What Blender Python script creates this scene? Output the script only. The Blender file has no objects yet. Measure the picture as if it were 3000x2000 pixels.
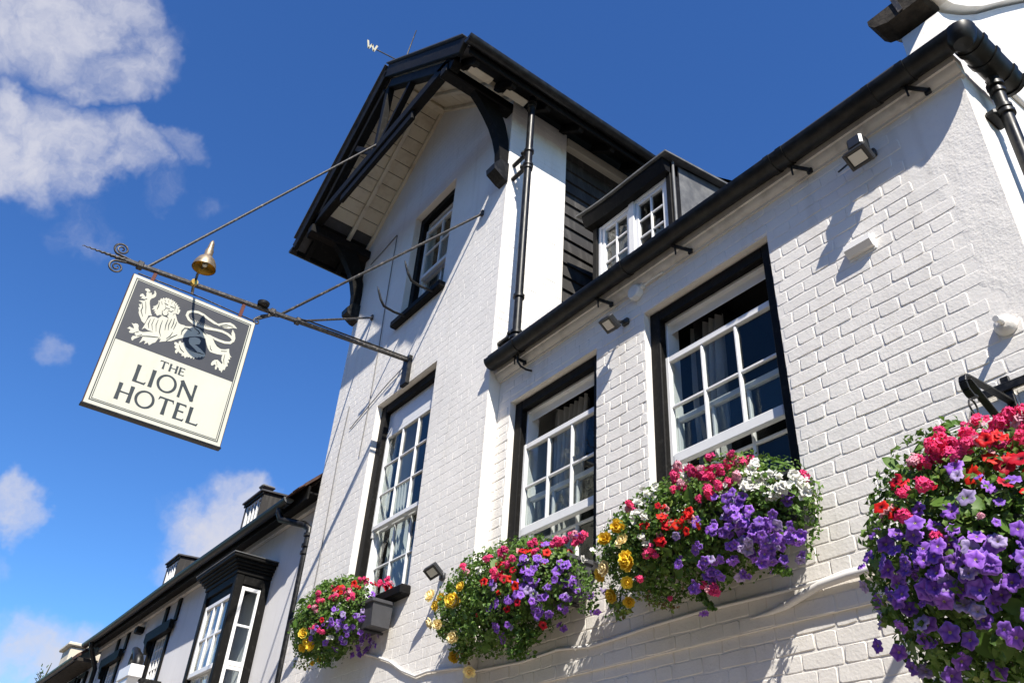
import bpy, bmesh, math, random
from mathutils import Vector, Matrix, Quaternion, noise
from mathutils.geometry import tessellate_polygon
random.seed(11)
scene = bpy.context.scene
COL = scene.collection

# ------------------------------------------------------------------ camera
cam_d = bpy.data.cameras.new('camera'); cam = bpy.data.objects.new('camera', cam_d); COL.objects.link(cam)
cam_d.sensor_width = 36; cam_d.lens = 29.54; cam_d.clip_start = .05; cam_d.clip_end = 3000
right = Vector((.59722, .79987, .05953)); up = Vector((.42555, -.37889, .82180)); back = Vector((.67988, -.46546, -.56666))
CAM = Vector((0, -3.3, 1.6))
m3 = Matrix((right, up, back)).transposed(); cam.matrix_world = Matrix.Translation(CAM) @ m3.to_4x4()
scene.camera = cam
scene.render.resolution_x = 1024; scene.render.resolution_y = 682

# ------------------------------------------------------------------ light
SUN = Vector((.85, -.41, 1)).normalized()
elev = math.asin(SUN.z); azim = math.atan2(SUN.x, SUN.y)
sd = bpy.data.lights.new('sun', 'SUN'); sd.energy = 5.0; sd.angle = math.radians(.53); sd.color = (1, .94, .845)
so = bpy.data.objects.new('sun', sd); COL.objects.link(so); so.rotation_euler = SUN.to_track_quat('Z', 'Y').to_euler(); so.location = (20, -12, 25)

world = bpy.data.worlds.new('World'); scene.world = world; world.use_nodes = True
wn = world.node_tree; wn.nodes.clear()
def N(t, typ, **kw):
    n = t.nodes.new(typ)
    for k, v in kw.items():
        if k.startswith('i_'): n.inputs[int(k[2:])].default_value = v
        else: setattr(n, k, v)
    return n
def math_(t, op, a, b=None, c=None, clamp=False):
    n = t.nodes.new('ShaderNodeMath'); n.operation = op; n.use_clamp = clamp
    for i, v in enumerate((a, b, c)):
        if v is None: continue
        if isinstance(v, (int, float)): n.inputs[i].default_value = v
        else: t.links.new(v, n.inputs[i])
    return n.outputs[0]
sky = N(wn, 'ShaderNodeTexSky', sky_type='NISHITA', sun_disc=False, sun_elevation=elev, sun_rotation=azim, altitude=50, air_density=1.0, dust_density=0, ozone_density=2.0)
hs = N(wn, 'ShaderNodeHueSaturation'); hs.inputs['Hue'].default_value = .515; hs.inputs['Saturation'].default_value = 1.18; hs.inputs['Value'].default_value = 1.0
wn.links.new(sky.outputs[0], hs.inputs['Color'])
tint = N(wn, 'ShaderNodeMix', data_type='RGBA', blend_type='MULTIPLY'); tint.inputs[0].default_value = 1; wn.links.new(hs.outputs[0], tint.inputs[6]); tint.inputs[7].default_value = (.61, .96, 1.12, 1)
tc = N(wn, 'ShaderNodeTexCoord')
nz0 = N(wn, 'ShaderNodeTexNoise'); nz0.inputs['Scale'].default_value = 9; nz0.inputs['Detail'].default_value = 5; nz0.inputs['Roughness'].default_value = .6
wn.links.new(tc.outputs['Generated'], nz0.inputs['Vector'])
vs = N(wn, 'ShaderNodeVectorMath', operation='SUBTRACT'); wn.links.new(nz0.outputs['Color'], vs.inputs[0]); vs.inputs[1].default_value = (.5, .5, .5)
vm = N(wn, 'ShaderNodeVectorMath', operation='MULTIPLY_ADD'); wn.links.new(vs.outputs[0], vm.inputs[0]); vm.inputs[1].default_value = (.11, .11, .11); wn.links.new(tc.outputs['Generated'], vm.inputs[2])
warp = vm.outputs[0]
fb = N(wn, 'ShaderNodeTexNoise'); fb.inputs['Scale'].default_value = 14; fb.inputs['Detail'].default_value = 7; fb.inputs['Roughness'].default_value = .6
wn.links.new(warp, fb.inputs['Vector'])
# clouds: (direction, angular radius, weight); the same scatter of small cumulus goes on round the whole sky
CLOUDS = [((-0.7079, -0.1277, 0.6946), 0.0442, 1), ((-0.6996, -0.0903, 0.7088), 0.0463, 1), ((-0.6886, -0.0548, 0.7231), 0.0426, 0.95), ((-0.6964, -0.0198, 0.7173), 0.0327, 0.85), ((-0.7165, -0.0287, 0.697), 0.0266, 0.8), ((-0.7324, -0.0428, 0.6795), 0.0175, 0.7), ((-0.6834, -0.117, 0.7207), 0.0524, 1), ((-0.6745, -0.0081, 0.7383), 0.0238, 0.29), ((-0.7683, -0.0912, 0.6336), 0.0261, 1), ((-0.7899, -0.0841, 0.6075), 0.0361, 1), ((-0.781, -0.0523, 0.6224), 0.0433, 1), ((-0.7757, -0.0193, 0.6308), 0.0345, 1), ((-0.765, 0.005, 0.644), 0.0277, 0.85), ((-0.7586, 0.0298, 0.6508), 0.0221, 0.65), ((-0.797, -0.0255, 0.6035), 0.0238, 0.75), ((-0.7415, 0.0599, 0.6682), 0.0146, 0.4), ((-0.7666, 0.0578, 0.6396), 0.0194, 0.36), ((-0.7685, 0.1067, 0.6309), 0.0135, 0.25), ((-0.8253, 0.0045, 0.5647), 0.0246, 0.36), ((-0.8213, 0.0263, 0.5699), 0.0151, 0.32), ((-0.8872, 0.0305, 0.4604), 0.0146, 0.32), ((-0.9489, 0.0535, 0.3111), 0.0211, 0.85), ((-0.9508, 0.0701, 0.3019), 0.0167, 0.75), ((-0.9175, 0.2385, 0.3182), 0.0387, 1), ((-0.9294, 0.223, 0.2942), 0.0239, 0.9), ((-0.9018, 0.2654, 0.3411), 0.04, 1), ((-0.9186, 0.198, 0.342), 0.0174, 0.32), ((-0.9772, 0.1257, 0.171), 0.0408, 0.8), ((-0.9685, 0.1818, 0.1703), 0.0395, 0.8), ((-0.9627, 0.0748, 0.26), 0.0131, 0.29)]
rr = random.Random(5)
for k in range(6):
    a = rr.uniform(0, 2 * math.pi); e = rr.uniform(.12, 1.0)
    d = Vector((math.cos(a) * math.cos(e), math.sin(a) * math.cos(e), math.sin(e)))
    if d.dot(-back) > .72: continue
    for q in range(2):
        dd = (d + Vector((rr.gauss(0, .05), rr.gauss(0, .05), rr.gauss(0, .03)))).normalized(); CLOUDS.append((tuple(dd), rr.uniform(.03, .07), 1))
acc = None
nrm = N(wn, 'ShaderNodeVectorMath', operation='NORMALIZE'); wn.links.new(warp, nrm.inputs[0])
for d, r, w in CLOUDS:
    dp = N(wn, 'ShaderNodeVectorMath', operation='DOT_PRODUCT'); wn.links.new(nrm.outputs[0], dp.inputs[0]); dp.inputs[1].default_value = Vector(d).normalized()
    mr = N(wn, 'ShaderNodeMapRange', interpolation_type='SMOOTHSTEP'); wn.links.new(dp.outputs['Value'], mr.inputs[0])
    mr.inputs[1].default_value = math.cos(r * 1.75); mr.inputs[2].default_value = math.cos(r * .1); mr.inputs[4].default_value = w
    acc = mr.outputs[0] if acc is None else math_(wn, 'MAXIMUM', acc, mr.outputs[0])
dens = math_(wn, 'ADD', acc, math_(wn, 'MULTIPLY', math_(wn, 'POWER', acc, .6), math_(wn, 'MULTIPLY', math_(wn, 'SUBTRACT', fb.outputs[0], .5), 2.5)))
gate = math_(wn, 'MULTIPLY', acc, 4.0, clamp=True)
msk = N(wn, 'ShaderNodeMapRange', interpolation_type='SMOOTHSTEP'); wn.links.new(dens, msk.inputs[0]); msk.inputs[1].default_value = .05; msk.inputs[2].default_value = 1.35; msk.inputs[4].default_value = .95
mskv = math_(wn, 'MULTIPLY', msk.outputs[0], gate)
mix = N(wn, 'ShaderNodeMix', data_type='RGBA'); wn.links.new(mskv, mix.inputs[0]); wn.links.new(tint.outputs[2], mix.inputs[6]); mix.inputs[7].default_value = (4.15, 4.2, 4.75, 1)
bg = N(wn, 'ShaderNodeBackground'); bg.inputs[1].default_value = .10; wn.links.new(mix.outputs[2], bg.inputs[0])
world.cycles.sampling_method = 'MANUAL'; world.cycles.sample_map_resolution = 256
wo = N(wn, 'ShaderNodeOutputWorld'); wn.links.new(bg.outputs[0], wo.inputs[0])
scene.view_settings.view_transform = 'Standard'; scene.view_settings.look = 'None'; scene.view_settings.exposure = .74; scene.view_settings.gamma = 1; scene.view_settings.use_curve_mapping = False
try:
    scene.cycles.max_bounces = 7; scene.cycles.diffuse_bounces = 4; scene.cycles.glossy_bounces = 3; scene.cycles.transparent_max_bounces = 10; scene.cycles.caustics_reflective = False; scene.cycles.caustics_refractive = False
except Exception: pass

# ------------------------------------------------------------------ materials (procedural, in world position so that copies differ)
def mat(name, col, rough=.6, spec=.4, var=.0, vscale=6., col2=None, bump=0., bscale=80., bdet=4, metal=0., bump2=0., b2scale=8., streak=False, c2lo=.45, c2hi=.7, specks=0):
    m = bpy.data.materials.new(name); m.use_nodes = True; t = m.node_tree; b = t.nodes['Principled BSDF']
    b.inputs['Roughness'].default_value = rough; b.inputs['Metallic'].default_value = metal
    b.inputs['Specular IOR Level'].default_value = spec; b.inputs['Base Color'].default_value = (*col, 1)
    g = N(t, 'ShaderNodeNewGeometry'); pos = g.outputs['Position']
    if var or col2:
        n = N(t, 'ShaderNodeTexNoise'); n.inputs['Scale'].default_value = vscale; n.inputs['Detail'].default_value = 6; n.inputs['Roughness'].default_value = .62
        if streak:
            mp = N(t, 'ShaderNodeMapping'); mp.inputs['Scale'].default_value = (1, 1, .12); t.links.new(pos, mp.inputs[0]); t.links.new(mp.outputs[0], n.inputs['Vector'])
        else: t.links.new(pos, n.inputs['Vector'])
        r = N(t, 'ShaderNodeMapRange'); t.links.new(n.outputs[0], r.inputs[0]); r.inputs[1].default_value = c2lo if col2 else .3; r.inputs[2].default_value = c2hi if col2 else .7
        mx = N(t, 'ShaderNodeMix', data_type='RGBA'); t.links.new(r.outputs[0], mx.inputs[0])
        if col2: mx.inputs[6].default_value = (*col, 1); mx.inputs[7].default_value = (*col2, 1)
        else: mx.inputs[6].default_value = (*[c * (1 - var) for c in col], 1); mx.inputs[7].default_value = (*[min(1, c * (1 + var)) for c in col], 1)
        colout = mx.outputs[2]
        if specks:
            sp = N(t, 'ShaderNodeTexNoise'); sp.inputs['Scale'].default_value = 55; sp.inputs['Detail'].default_value = 3; t.links.new(pos, sp.inputs['Vector'])
            sr = N(t, 'ShaderNodeMapRange'); t.links.new(sp.outputs[0], sr.inputs[0]); sr.inputs[1].default_value = .64; sr.inputs[2].default_value = .76; sr.inputs[4].default_value = specks
            mp2 = N(t, 'ShaderNodeMapping'); mp2.inputs['Scale'].default_value = (9, 9, .7); t.links.new(pos, mp2.inputs[0]); st_ = N(t, 'ShaderNodeTexNoise'); st_.inputs['Scale'].default_value = 1; st_.inputs['Detail'].default_value = 5; t.links.new(mp2.outputs[0], st_.inputs['Vector'])
            s2 = N(t, 'ShaderNodeMapRange'); t.links.new(st_.outputs[0], s2.inputs[0]); s2.inputs[1].default_value = .55; s2.inputs[2].default_value = .8; s2.inputs[4].default_value = specks * .9
            dm_ = N(t, 'ShaderNodeMix', data_type='RGBA', blend_type='MULTIPLY'); t.links.new(math_(t, 'ADD', sr.outputs[0], s2.outputs[0], clamp=True), dm_.inputs[0]); t.links.new(colout, dm_.inputs[6]); dm_.inputs[7].default_value = (.55, .52, .47, 1); colout = dm_.outputs[2]
        t.links.new(colout, b.inputs['Base Color'])
        rv = math_(t, 'MULTIPLY_ADD', n.outputs[0], .25, rough - .125); t.links.new(rv, b.inputs['Roughness'])
    if bump or bump2:
        prev = None
        for st, sc, de in ((bump2, b2scale, 3), (bump, bscale, bdet)):
            if not st: continue
            n = N(t, 'ShaderNodeTexNoise'); n.inputs['Scale'].default_value = sc; n.inputs['Detail'].default_value = de; t.links.new(pos, n.inputs['Vector'])
            bp = N(t, 'ShaderNodeBump'); bp.inputs['Strength'].default_value = 1; bp.inputs['Distance'].default_value = st; t.links.new(n.outputs[0], bp.inputs['Height'])
            if prev: t.links.new(prev, bp.inputs['Normal'])
            prev = bp.outputs[0]
        t.links.new(prev, b.inputs['Normal'])
    return m
M = {}
M['paint'] = mat('white_masonry_paint', (.80, .765, .71), .62, .3, var=.05, vscale=2.2, bump=.0016, bscale=70, bdet=6, bump2=.0018, b2scale=16, specks=.32)
M['paint2'] = mat('white_tower_paint', (.82, .785, .73), .6, .3, var=.05, vscale=1.6, bump=.0016, bscale=60, bdet=6, bump2=.0018, b2scale=14, specks=.28)
M['rough'] = mat('white_roughcast_paint', (.80, .765, .71), .62, .3, var=.05, vscale=3, bump=.0024, bscale=75, bdet=6, bump2=.002, b2scale=28, specks=.3)
M['render'] = mat('white_smooth_render', (.72, .71, .71), .7, .3, var=.05, vscale=1.5, bump=.001, bscale=50, specks=.3)
M['black'] = mat('black_gloss_paint', (.006, .006, .006), .4, .3, col2=(.03, .029, .027), vscale=22, bump=.0006, bscale=60)
M['blackwood'] = mat('black_weathered_timber', (.006, .0056, .005), .6, .14, col2=(.034, .032, .030), vscale=22, bump=.0018, bscale=40, c2lo=.55, c2hi=.85)
M['blackpvc'] = mat('black_plastic_gutter', (.006, .006, .006), .4, .3, col2=(.022, .022, .02), vscale=14, bump=.0004, bscale=30)
M['board'] = mat('black_stained_weatherboard', (.035, .033, .031), .7, .25, col2=(.10, .094, .088), vscale=14, bump=.002, bscale=45, streak=True, c2lo=.5, c2hi=.8)
M['soffit'] = mat('cream_soffit_paint', (.62, .56, .44), .7, .3, col2=(.42, .35, .26), vscale=5, bump=.0012, bscale=40, c2lo=.5, c2hi=.8)
M['joinery'] = mat('white_joinery_gloss', (.8, .795, .78), .35, .5, var=.03, vscale=20, bump=.0005, bscale=60)
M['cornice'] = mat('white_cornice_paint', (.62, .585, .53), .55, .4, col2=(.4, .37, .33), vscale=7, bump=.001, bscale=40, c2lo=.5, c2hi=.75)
M['lead'] = mat('grey_lead_sheet', (.10, .102, .103), .55, .4, col2=(.19, .19, .185), vscale=6, bump=.0015, bscale=14, metal=.0)
M['slate'] = mat('dark_slate', (.055, .055, .06), .6, .4, var=.3, vscale=9, bump=.002, bscale=30)
M['clay'] = mat('red_clay_tile', (.085, .045, .033), .85, .2, col2=(.04, .032, .027), vscale=14, bump=.003, bscale=40)
M['stone'] = mat('grey_weathered_stone', (.05, .043, .035), .9, .2, col2=(.018, .016, .014), vscale=12, bump=.006, bscale=30)
M['iron'] = mat('rusty_painted_iron', (.028, .026, .025), .55, .5, col2=(.2, .17, .14), vscale=38, bump=.0015, bscale=70, c2lo=.52, c2hi=.72)
M['rust'] = mat('red_rusty_bracket', (.11, .035, .025), .7, .3, var=.3, vscale=30)
M['signcream'] = mat('cream_sign_paint', (.54, .53, .44), .5, .3, var=.04, vscale=4, specks=.14)
M['signgrey'] = mat('grey_sign_paint', (.042, .044, .051), .5, .4, var=.06, vscale=5)
M['signink'] = mat('dark_sign_lettering', (.022, .03, .034), .5, .4)
M['signedge'] = mat('brown_sign_edge', (.07, .035, .022), .55, .4, var=.3, vscale=12)
M['zinc'] = mat('grey_galvanised_metal', (.30, .235, .16), .45, .5, var=.3, vscale=18, metal=.7, bump=.0006, bscale=40)
M['brass'] = mat('yellow_brass', (.72, .47, .11), .32, .5, var=.2, vscale=14, metal=.85)
M['gilt'] = mat('gilt_paint', (.45, .42, .3), .45, .5, var=.1, vscale=20)
M['white_pl'] = mat('white_plastic', (.76, .76, .74), .5, .4, var=.03, vscale=20)
M['cable'] = mat('white_painted_cable', (.74, .72, .69), .55, .3)
M['wire'] = mat('grey_wire', (.16, .155, .15), .6, .3)
M['lens'] = mat('lamp_lens', (.55, .53, .47), .15, .6)
M['lamp_black'] = mat('black_lamp_casing', (.022, .023, .025), .4, .5, var=.2, vscale=20)
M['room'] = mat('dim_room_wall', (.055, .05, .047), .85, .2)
M['curtain'] = mat('grey_striped_curtain', (.56, .54, .50), .85, .1, var=.12, vscale=5)
M['blind'] = mat('white_net_curtain', (.62, .63, .62), .9, .1, var=.06, vscale=5)
M['trough'] = mat('dark_grey_planter', (.05, .05, .054), .55, .4, var=.12, vscale=12, bump=.0006, bscale=40)
M['stem'] = mat('green_brown_stem', (.10, .095, .035), .7, .3, var=.3, vscale=30)
M['brickred'] = mat('brown_brickwork', (.30, .17, .11), .85, .2, var=.25, vscale=12, bump=.003, bscale=30)
M['asphalt'] = mat('asphalt', (.055, .055, .055), .9, .2, var=.2, vscale=4, bump=.004, bscale=60)
M['paving'] = mat('pale_paving', (.27, .23, .18), .85, .2, var=.15, vscale=2.5, bump=.002, bscale=40)
M['kerb'] = mat('granite_kerb', (.3, .29, .28), .8, .2, var=.15, vscale=20)
M['dirtland'] = mat('town_ground', (.12, .105, .075), .9, .2, var=.2, vscale=.5)

def glass_mat():
    m = bpy.data.materials.new('window_glass'); m.use_nodes = True; t = m.node_tree; t.nodes.clear()
    lw = N(t, 'ShaderNodeLayerWeight'); lw.inputs[0].default_value = .5
    f = math_(t, 'MULTIPLY_ADD', math_(t, 'POWER', lw.outputs['Facing'], 5.0), .95, .022, clamp=True)
    g = N(t, 'ShaderNodeNewGeometry'); nz = N(t, 'ShaderNodeTexNoise'); nz.inputs['Scale'].default_value = 3.5; t.links.new(g.outputs['Position'], nz.inputs['Vector'])
    bp = N(t, 'ShaderNodeBump'); bp.inputs['Distance'].default_value = .012; t.links.new(nz.outputs[0], bp.inputs['Height'])
    gl = N(t, 'ShaderNodeBsdfGlossy'); gl.inputs['Roughness'].default_value = .02; gl.inputs[0].default_value = (.92, .9, .86, 1); t.links.new(bp.outputs[0], gl.inputs['Normal'])
    tr = N(t, 'ShaderNodeBsdfTransparent'); tr.inputs[0].default_value = (.87, .9, .9, 1)
    mx = N(t, 'ShaderNodeMixShader'); t.links.new(f, mx.inputs[0]); t.links.new(tr.outputs[0], mx.inputs[1]); t.links.new(gl.outputs[0], mx.inputs[2])
    o = N(t, 'ShaderNodeOutputMaterial'); t.links.new(mx.outputs[0], o.inputs[0]); return m
M['glass'] = glass_mat()
def petal_mat(name, stops, transl=.25):
    m = bpy.data.materials.new(name); m.use_nodes = True; t = m.node_tree; b = t.nodes['Principled BSDF']; out = t.nodes['Material Output']
    at = N(t, 'ShaderNodeAttribute', attribute_name='rad'); cr = N(t, 'ShaderNodeValToRGB'); t.links.new(at.outputs['Fac'], cr.inputs[0])
    while len(cr.color_ramp.elements) < len(stops): cr.color_ramp.elements.new(.5)
    for e, (p, c) in zip(cr.color_ramp.elements, stops): e.position = p; e.color = (*c, 1)
    oi = N(t, 'ShaderNodeObjectInfo'); h = N(t, 'ShaderNodeHueSaturation'); vn = N(t, 'ShaderNodeAttribute', attribute_name='vein'); vmx = N(t, 'ShaderNodeMix', data_type='RGBA', blend_type='MULTIPLY'); t.links.new(vn.outputs['Fac'], vmx.inputs[0]); t.links.new(cr.outputs[0], vmx.inputs[6]); vmx.inputs[7].default_value = (.5, .42, .62, 1); t.links.new(vmx.outputs[2], h.inputs['Color'])
    t.links.new(math_(t, 'MULTIPLY_ADD', oi.outputs['Random'], .45, .75), h.inputs['Value']); t.links.new(math_(t, 'MULTIPLY_ADD', oi.outputs['Random'], .014, .493), h.inputs['Hue'])
    t.links.new(math_(t, 'SUBTRACT', 1.0, math_(t, 'MULTIPLY', math_(t, 'GREATER_THAN', math_(t, 'FRACT', math_(t, 'MULTIPLY', oi.outputs['Random'], 7.31)), .86), .45)), h.inputs['Saturation'])
    t.links.new(h.outputs[0], b.inputs['Base Color']); b.inputs['Roughness'].default_value = .55; b.inputs['Specular IOR Level'].default_value = .25
    tl = N(t, 'ShaderNodeBsdfTranslucent'); t.links.new(h.outputs[0], tl.inputs[0])
    mx = N(t, 'ShaderNodeMixShader'); mx.inputs[0].default_value = transl; t.links.new(b.outputs[0], mx.inputs[1]); t.links.new(tl.outputs[0], mx.inputs[2]); t.links.new(mx.outputs[0], out.inputs[0])
    return m
M['violet'] = petal_mat('violet_petal', [(0, (.55, .5, .2)), (.12, (.5, .42, .25)), (.2, (.17, .06, .38)), (.55, (.27, .10, .58)), (1, (.38, .18, .70))])
M['redp'] = petal_mat('red_petal', [(0, (.1, .01, .01)), (.2, (.12, .006, .01)), (.45, (.55, .006, .012)), (1, (.66, .012, .016))])
M['pink'] = petal_mat('magenta_pink_petal', [(0, (.75, .35, .4)), (.3, (.72, .03, .16)), (1, (.86, .075, .24))])
M['whitep'] = petal_mat('white_petal', [(0, (.7, .72, .25)), (.25, (.78, .78, .68)), (1, (.86, .85, .8))])
M['yellow'] = petal_mat('yellow_petal', [(0, (.85, .40, .02)), (.5, (.92, .60, .03)), (1, (.95, .76, .10))])
def leaf_mat():
    m = bpy.data.materials.new('leaf_green'); m.use_nodes = True; t = m.node_tree; b = t.nodes['Principled BSDF']; out = t.nodes['Material Output']
    at = N(t, 'ShaderNodeAttribute', attribute_name='tint'); cr = N(t, 'ShaderNodeValToRGB'); t.links.new(at.outputs['Fac'], cr.inputs[0])
    for k in range(2): cr.color_ramp.elements.new(.5)
    for e, (p, c) in zip(cr.color_ramp.elements, [(0, (.035, .07, .012)), (.5, (.10, .19, .03)), (.9, (.24, .33, .07)), (1, (.2, .12, .05))]): e.position = p; e.color = (*c, 1)
    t.links.new(cr.outputs[0], b.inputs['Base Color']); b.inputs['Roughness'].default_value = .5; b.inputs['Specular IOR Level'].default_value = .35
    tl = N(t, 'ShaderNodeBsdfTranslucent'); h = N(t, 'ShaderNodeHueSaturation'); h.inputs['Value'].default_value = 1.3; t.links.new(cr.outputs[0], h.inputs['Color']); t.links.new(h.outputs[0], tl.inputs[0])
    mx = N(t, 'ShaderNodeMixShader'); mx.inputs[0].default_value = .28; t.links.new(b.outputs[0], mx.inputs[1]); t.links.new(tl.outputs[0], mx.inputs[2]); t.links.new(mx.outputs[0], out.inputs[0])
    return m
M['leaf'] = leaf_mat()

# ------------------------------------------------------------------ mesh helpers
WM = {}
def add(name, data, parent=None, mw=None):
    o = bpy.data.objects.new(name, data); COL.objects.link(o); mw = mw or Matrix.Identity(4)
    if parent: o.parent = parent; o.matrix_parent_inverse = WM[parent].inverted()
    o.matrix_basis = mw; WM[o] = mw; return o
def tag(o, label, cat, group=None):
    o['label'] = label; o['category'] = cat
    if group: o['group'] = group
    return o
def thing(name, label, cat, loc, group=None):
    o = add(name, None, None, Matrix.Translation(loc)); o.empty_display_size = .1; return tag(o, label, cat, group)
class MB:
    def __init__(s): s.v = []; s.f = []; s.att = []
    def quad(s, *p): b = len(s.v); s.v += [tuple(q) for q in p]; s.f.append(tuple(range(b, b + len(p)))); return s
    def box(s, x0, x1, y0, y1, z0, z1, c=0.):
        if x0 > x1: x0, x1 = x1, x0
        if y0 > y1: y0, y1 = y1, y0
        if z0 > z1: z0, z1 = z1, z0
        return s.obox(Vector(((x0 + x1) / 2, (y0 + y1) / 2, (z0 + z1) / 2)), (Vector((1, 0, 0)), Vector((0, 1, 0)), Vector((0, 0, 1))), ((x1 - x0) / 2, (y1 - y0) / 2, (z1 - z0) / 2), c)
    def obox(s, cen, ax, h, c=0.):
        b = len(s.v); cen = Vector(cen)
        if c <= 0:
            for i in (-1, 1):
                for j in (-1, 1):
                    for k in (-1, 1): s.v.append(tuple(cen + ax[0] * (i * h[0]) + ax[1] * (j * h[1]) + ax[2] * (k * h[2])))
            s.f += [tuple(b + q for q in f) for f in ((0, 1, 3, 2), (4, 6, 7, 5), (0, 4, 5, 1), (2, 3, 7, 6), (0, 2, 6, 4), (1, 5, 7, 3))]; return s
        c = min(c, min(h) * .9); idx = {}
        for i in (-1, 1):
            for j in (-1, 1):
                for k in (-1, 1):
                    for a in range(3):
                        hh = [h[0] - c, h[1] - c, h[2] - c]; hh[a] = h[a]
                        idx[(i, j, k, a)] = len(s.v); s.v.append(tuple(cen + ax[0] * (i * hh[0]) + ax[1] * (j * hh[1]) + ax[2] * (k * hh[2])))
        S = (-1, 1)
        for i in S:
            s.f.append(tuple(idx[(i, j, k, 0)] for j, k in ((-1, -1), (1, -1), (1, 1), (-1, 1))))
            s.f.append(tuple(idx[(j, i, k, 1)] for j, k in ((-1, -1), (1, -1), (1, 1), (-1, 1))))
            s.f.append(tuple(idx[(j, k, i, 2)] for j, k in ((-1, -1), (1, -1), (1, 1), (-1, 1))))
            for j in S:
                s.f.append((idx[(i, j, -1, 0)], idx[(i, j, 1, 0)], idx[(i, j, 1, 1)], idx[(i, j, -1, 1)]))
                s.f.append((idx[(i, -1, j, 0)], idx[(i, 1, j, 0)], idx[(i, 1, j, 2)], idx[(i, -1, j, 2)]))
                s.f.append((idx[(-1, i, j, 1)], idx[(1, i, j, 1)], idx[(1, i, j, 2)], idx[(-1, i, j, 2)]))
                for k in S: s.f.append(tuple(idx[(i, j, k, a)] for a in range(3)))
        return s
    def bar(s, p, q, w, d, c=0., side=None):       # rectangular bar from p to q; w across, d along 'side'
        p = Vector(p); q = Vector(q); z = (q - p).normalized(); sd = Vector(side) if side else Vector((0, -1, 0))
        sd = (sd - z * sd.dot(z)).normalized(); x = z.cross(sd)
        return s.obox((p + q) / 2, (x, sd, z), (w / 2, d / 2, (q - p).length / 2), c)
    def tube(s, pts, r, n=8, caps=True):
        pts = [Vector(p) for p in pts]; b = len(s.v); k = len(pts); rs = r if isinstance(r, (list, tuple)) else [r] * k
        t0 = (pts[1] - pts[0]).normalized(); u = t0.orthogonal().normalized()
        for i, p in enumerate(pts):
            t = ((pts[min(i + 1, k - 1)] - p).normalized() + (p - pts[max(i - 1, 0)]).normalized())
            t = t.normalized() if t.length > 1e-6 else t0
            u = (u - t * u.dot(t)).normalized(); w = t.cross(u)
            for j in range(n): a = 2 * math.pi * j / n; s.v.append(tuple(p + (u * math.cos(a) + w * math.sin(a)) * rs[i]))
        for i in range(k - 1):
            for j in range(n): s.f.append((b + i * n + j, b + i * n + (j + 1) % n, b + (i + 1) * n + (j + 1) % n, b + (i + 1) * n + j))
        if caps: s.f.append(tuple(b + j for j in range(n))[::-1]); s.f.append(tuple(b + (k - 1) * n + j for j in range(n)))
        return s
    def lathe(s, prof, org, axis=(0, 0, 1), n=20, caps=True):
        a = Vector(axis).normalized(); u = a.orthogonal().normalized(); w = a.cross(u); org = Vector(org); b = len(s.v)
        for r, h in prof:
            for j in range(n): t = 2 * math.pi * j / n; s.v.append(tuple(org + a * h + (u * math.cos(t) + w * math.sin(t)) * r))
        for i in range(len(prof) - 1):
            for j in range(n): s.f.append((b + i * n + j, b + i * n + (j + 1) % n, b + (i + 1) * n + (j + 1) % n, b + (i + 1) * n + j))
        if caps: s.f.append(tuple(b + j for j in range(n))[::-1]); s.f.append(tuple(b + (len(prof) - 1) * n + j for j in range(n)))
        return s
    def prism(s, pts, axis, a0, a1):               # polygon in the two other axes, extruded along axis
        P = lambda p, a: {'x': (a, p[0], p[1]), 'y': (p[0], a, p[1]), 'z': (p[0], p[1], a)}[axis]
        n = len(pts); b = len(s.v); s.v += [P(p, a0) for p in pts] + [P(p, a1) for p in pts]
        tris = tessellate_polygon([[Vector((p[0], p[1], 0)) for p in pts]])
        for t in tris: s.f.append(tuple(b + i for i in t)); s.f.append(tuple(b + n + i for i in t[::-1]))
        for i in range(n): j = (i + 1) % n; s.f.append((b + i, b + j, b + n + j, b + n + i))
        return s
    def ext(s, prof, axis, a0, a1, nseg=1, warp=None):
        P = lambda p, a: {'x': (a, p[0], p[1]), 'y': (p[0], a, p[1]), 'z': (p[0], p[1], a)}[axis]
        n = len(prof); b = len(s.v)
        for i in range(nseg + 1):
            a = a0 + (a1 - a0) * i / nseg
            for p in prof:
                q = P(p, a); s.v.append(warp(q) if warp else q)
        for i in range(nseg):
            for j in range(n): s.f.append((b + i * n + j, b + i * n + (j + 1) % n, b + (i + 1) * n + (j + 1) % n, b + (i + 1) * n + j))
        for base in (b, b + nseg * n):
            for t in tessellate_polygon([[Vector((p[0], p[1], 0)) for p in prof]]): s.f.append(tuple(base + i for i in t))
        return s
    def mesh(s, name, smooth=None):
        me = bpy.data.meshes.new(name); me.from_pydata(s.v, [], s.f)
        bm = bmesh.new(); bm.from_mesh(me); bmesh.ops.recalc_face_normals(bm, faces=bm.faces); bm.to_mesh(me); bm.free()
        if smooth is not None:
            me.polygons.foreach_set('use_smooth', [True] * len(me.polygons)); me.set_sharp_from_angle(angle=math.radians(smooth))
        return me
    def build(s, name, m, parent=None, smooth=None):
        me = s.mesh(name, smooth); me.materials.append(M[m]); return add(name, me, parent)
def arc(cx, cy, r, a0, a1, n): return [(cx + r * math.cos(math.radians(a0 + (a1 - a0) * i / n)), cy + r * math.sin(math.radians(a0 + (a1 - a0) * i / n))) for i in range(n + 1)]
def halfround(c, z, r, th=.006): return arc(c, z, r, 180, 360, 12) + arc(c, z, r - th, 360, 180, 12)
def in_view(p, mrg=.06):
    d = Vector(p) - CAM; k = d.dot(-back)
    return k > .2 and abs(d.dot(right) / k) < .6093 + mrg and abs(d.dot(up) / k) < .4062 + mrg

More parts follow.
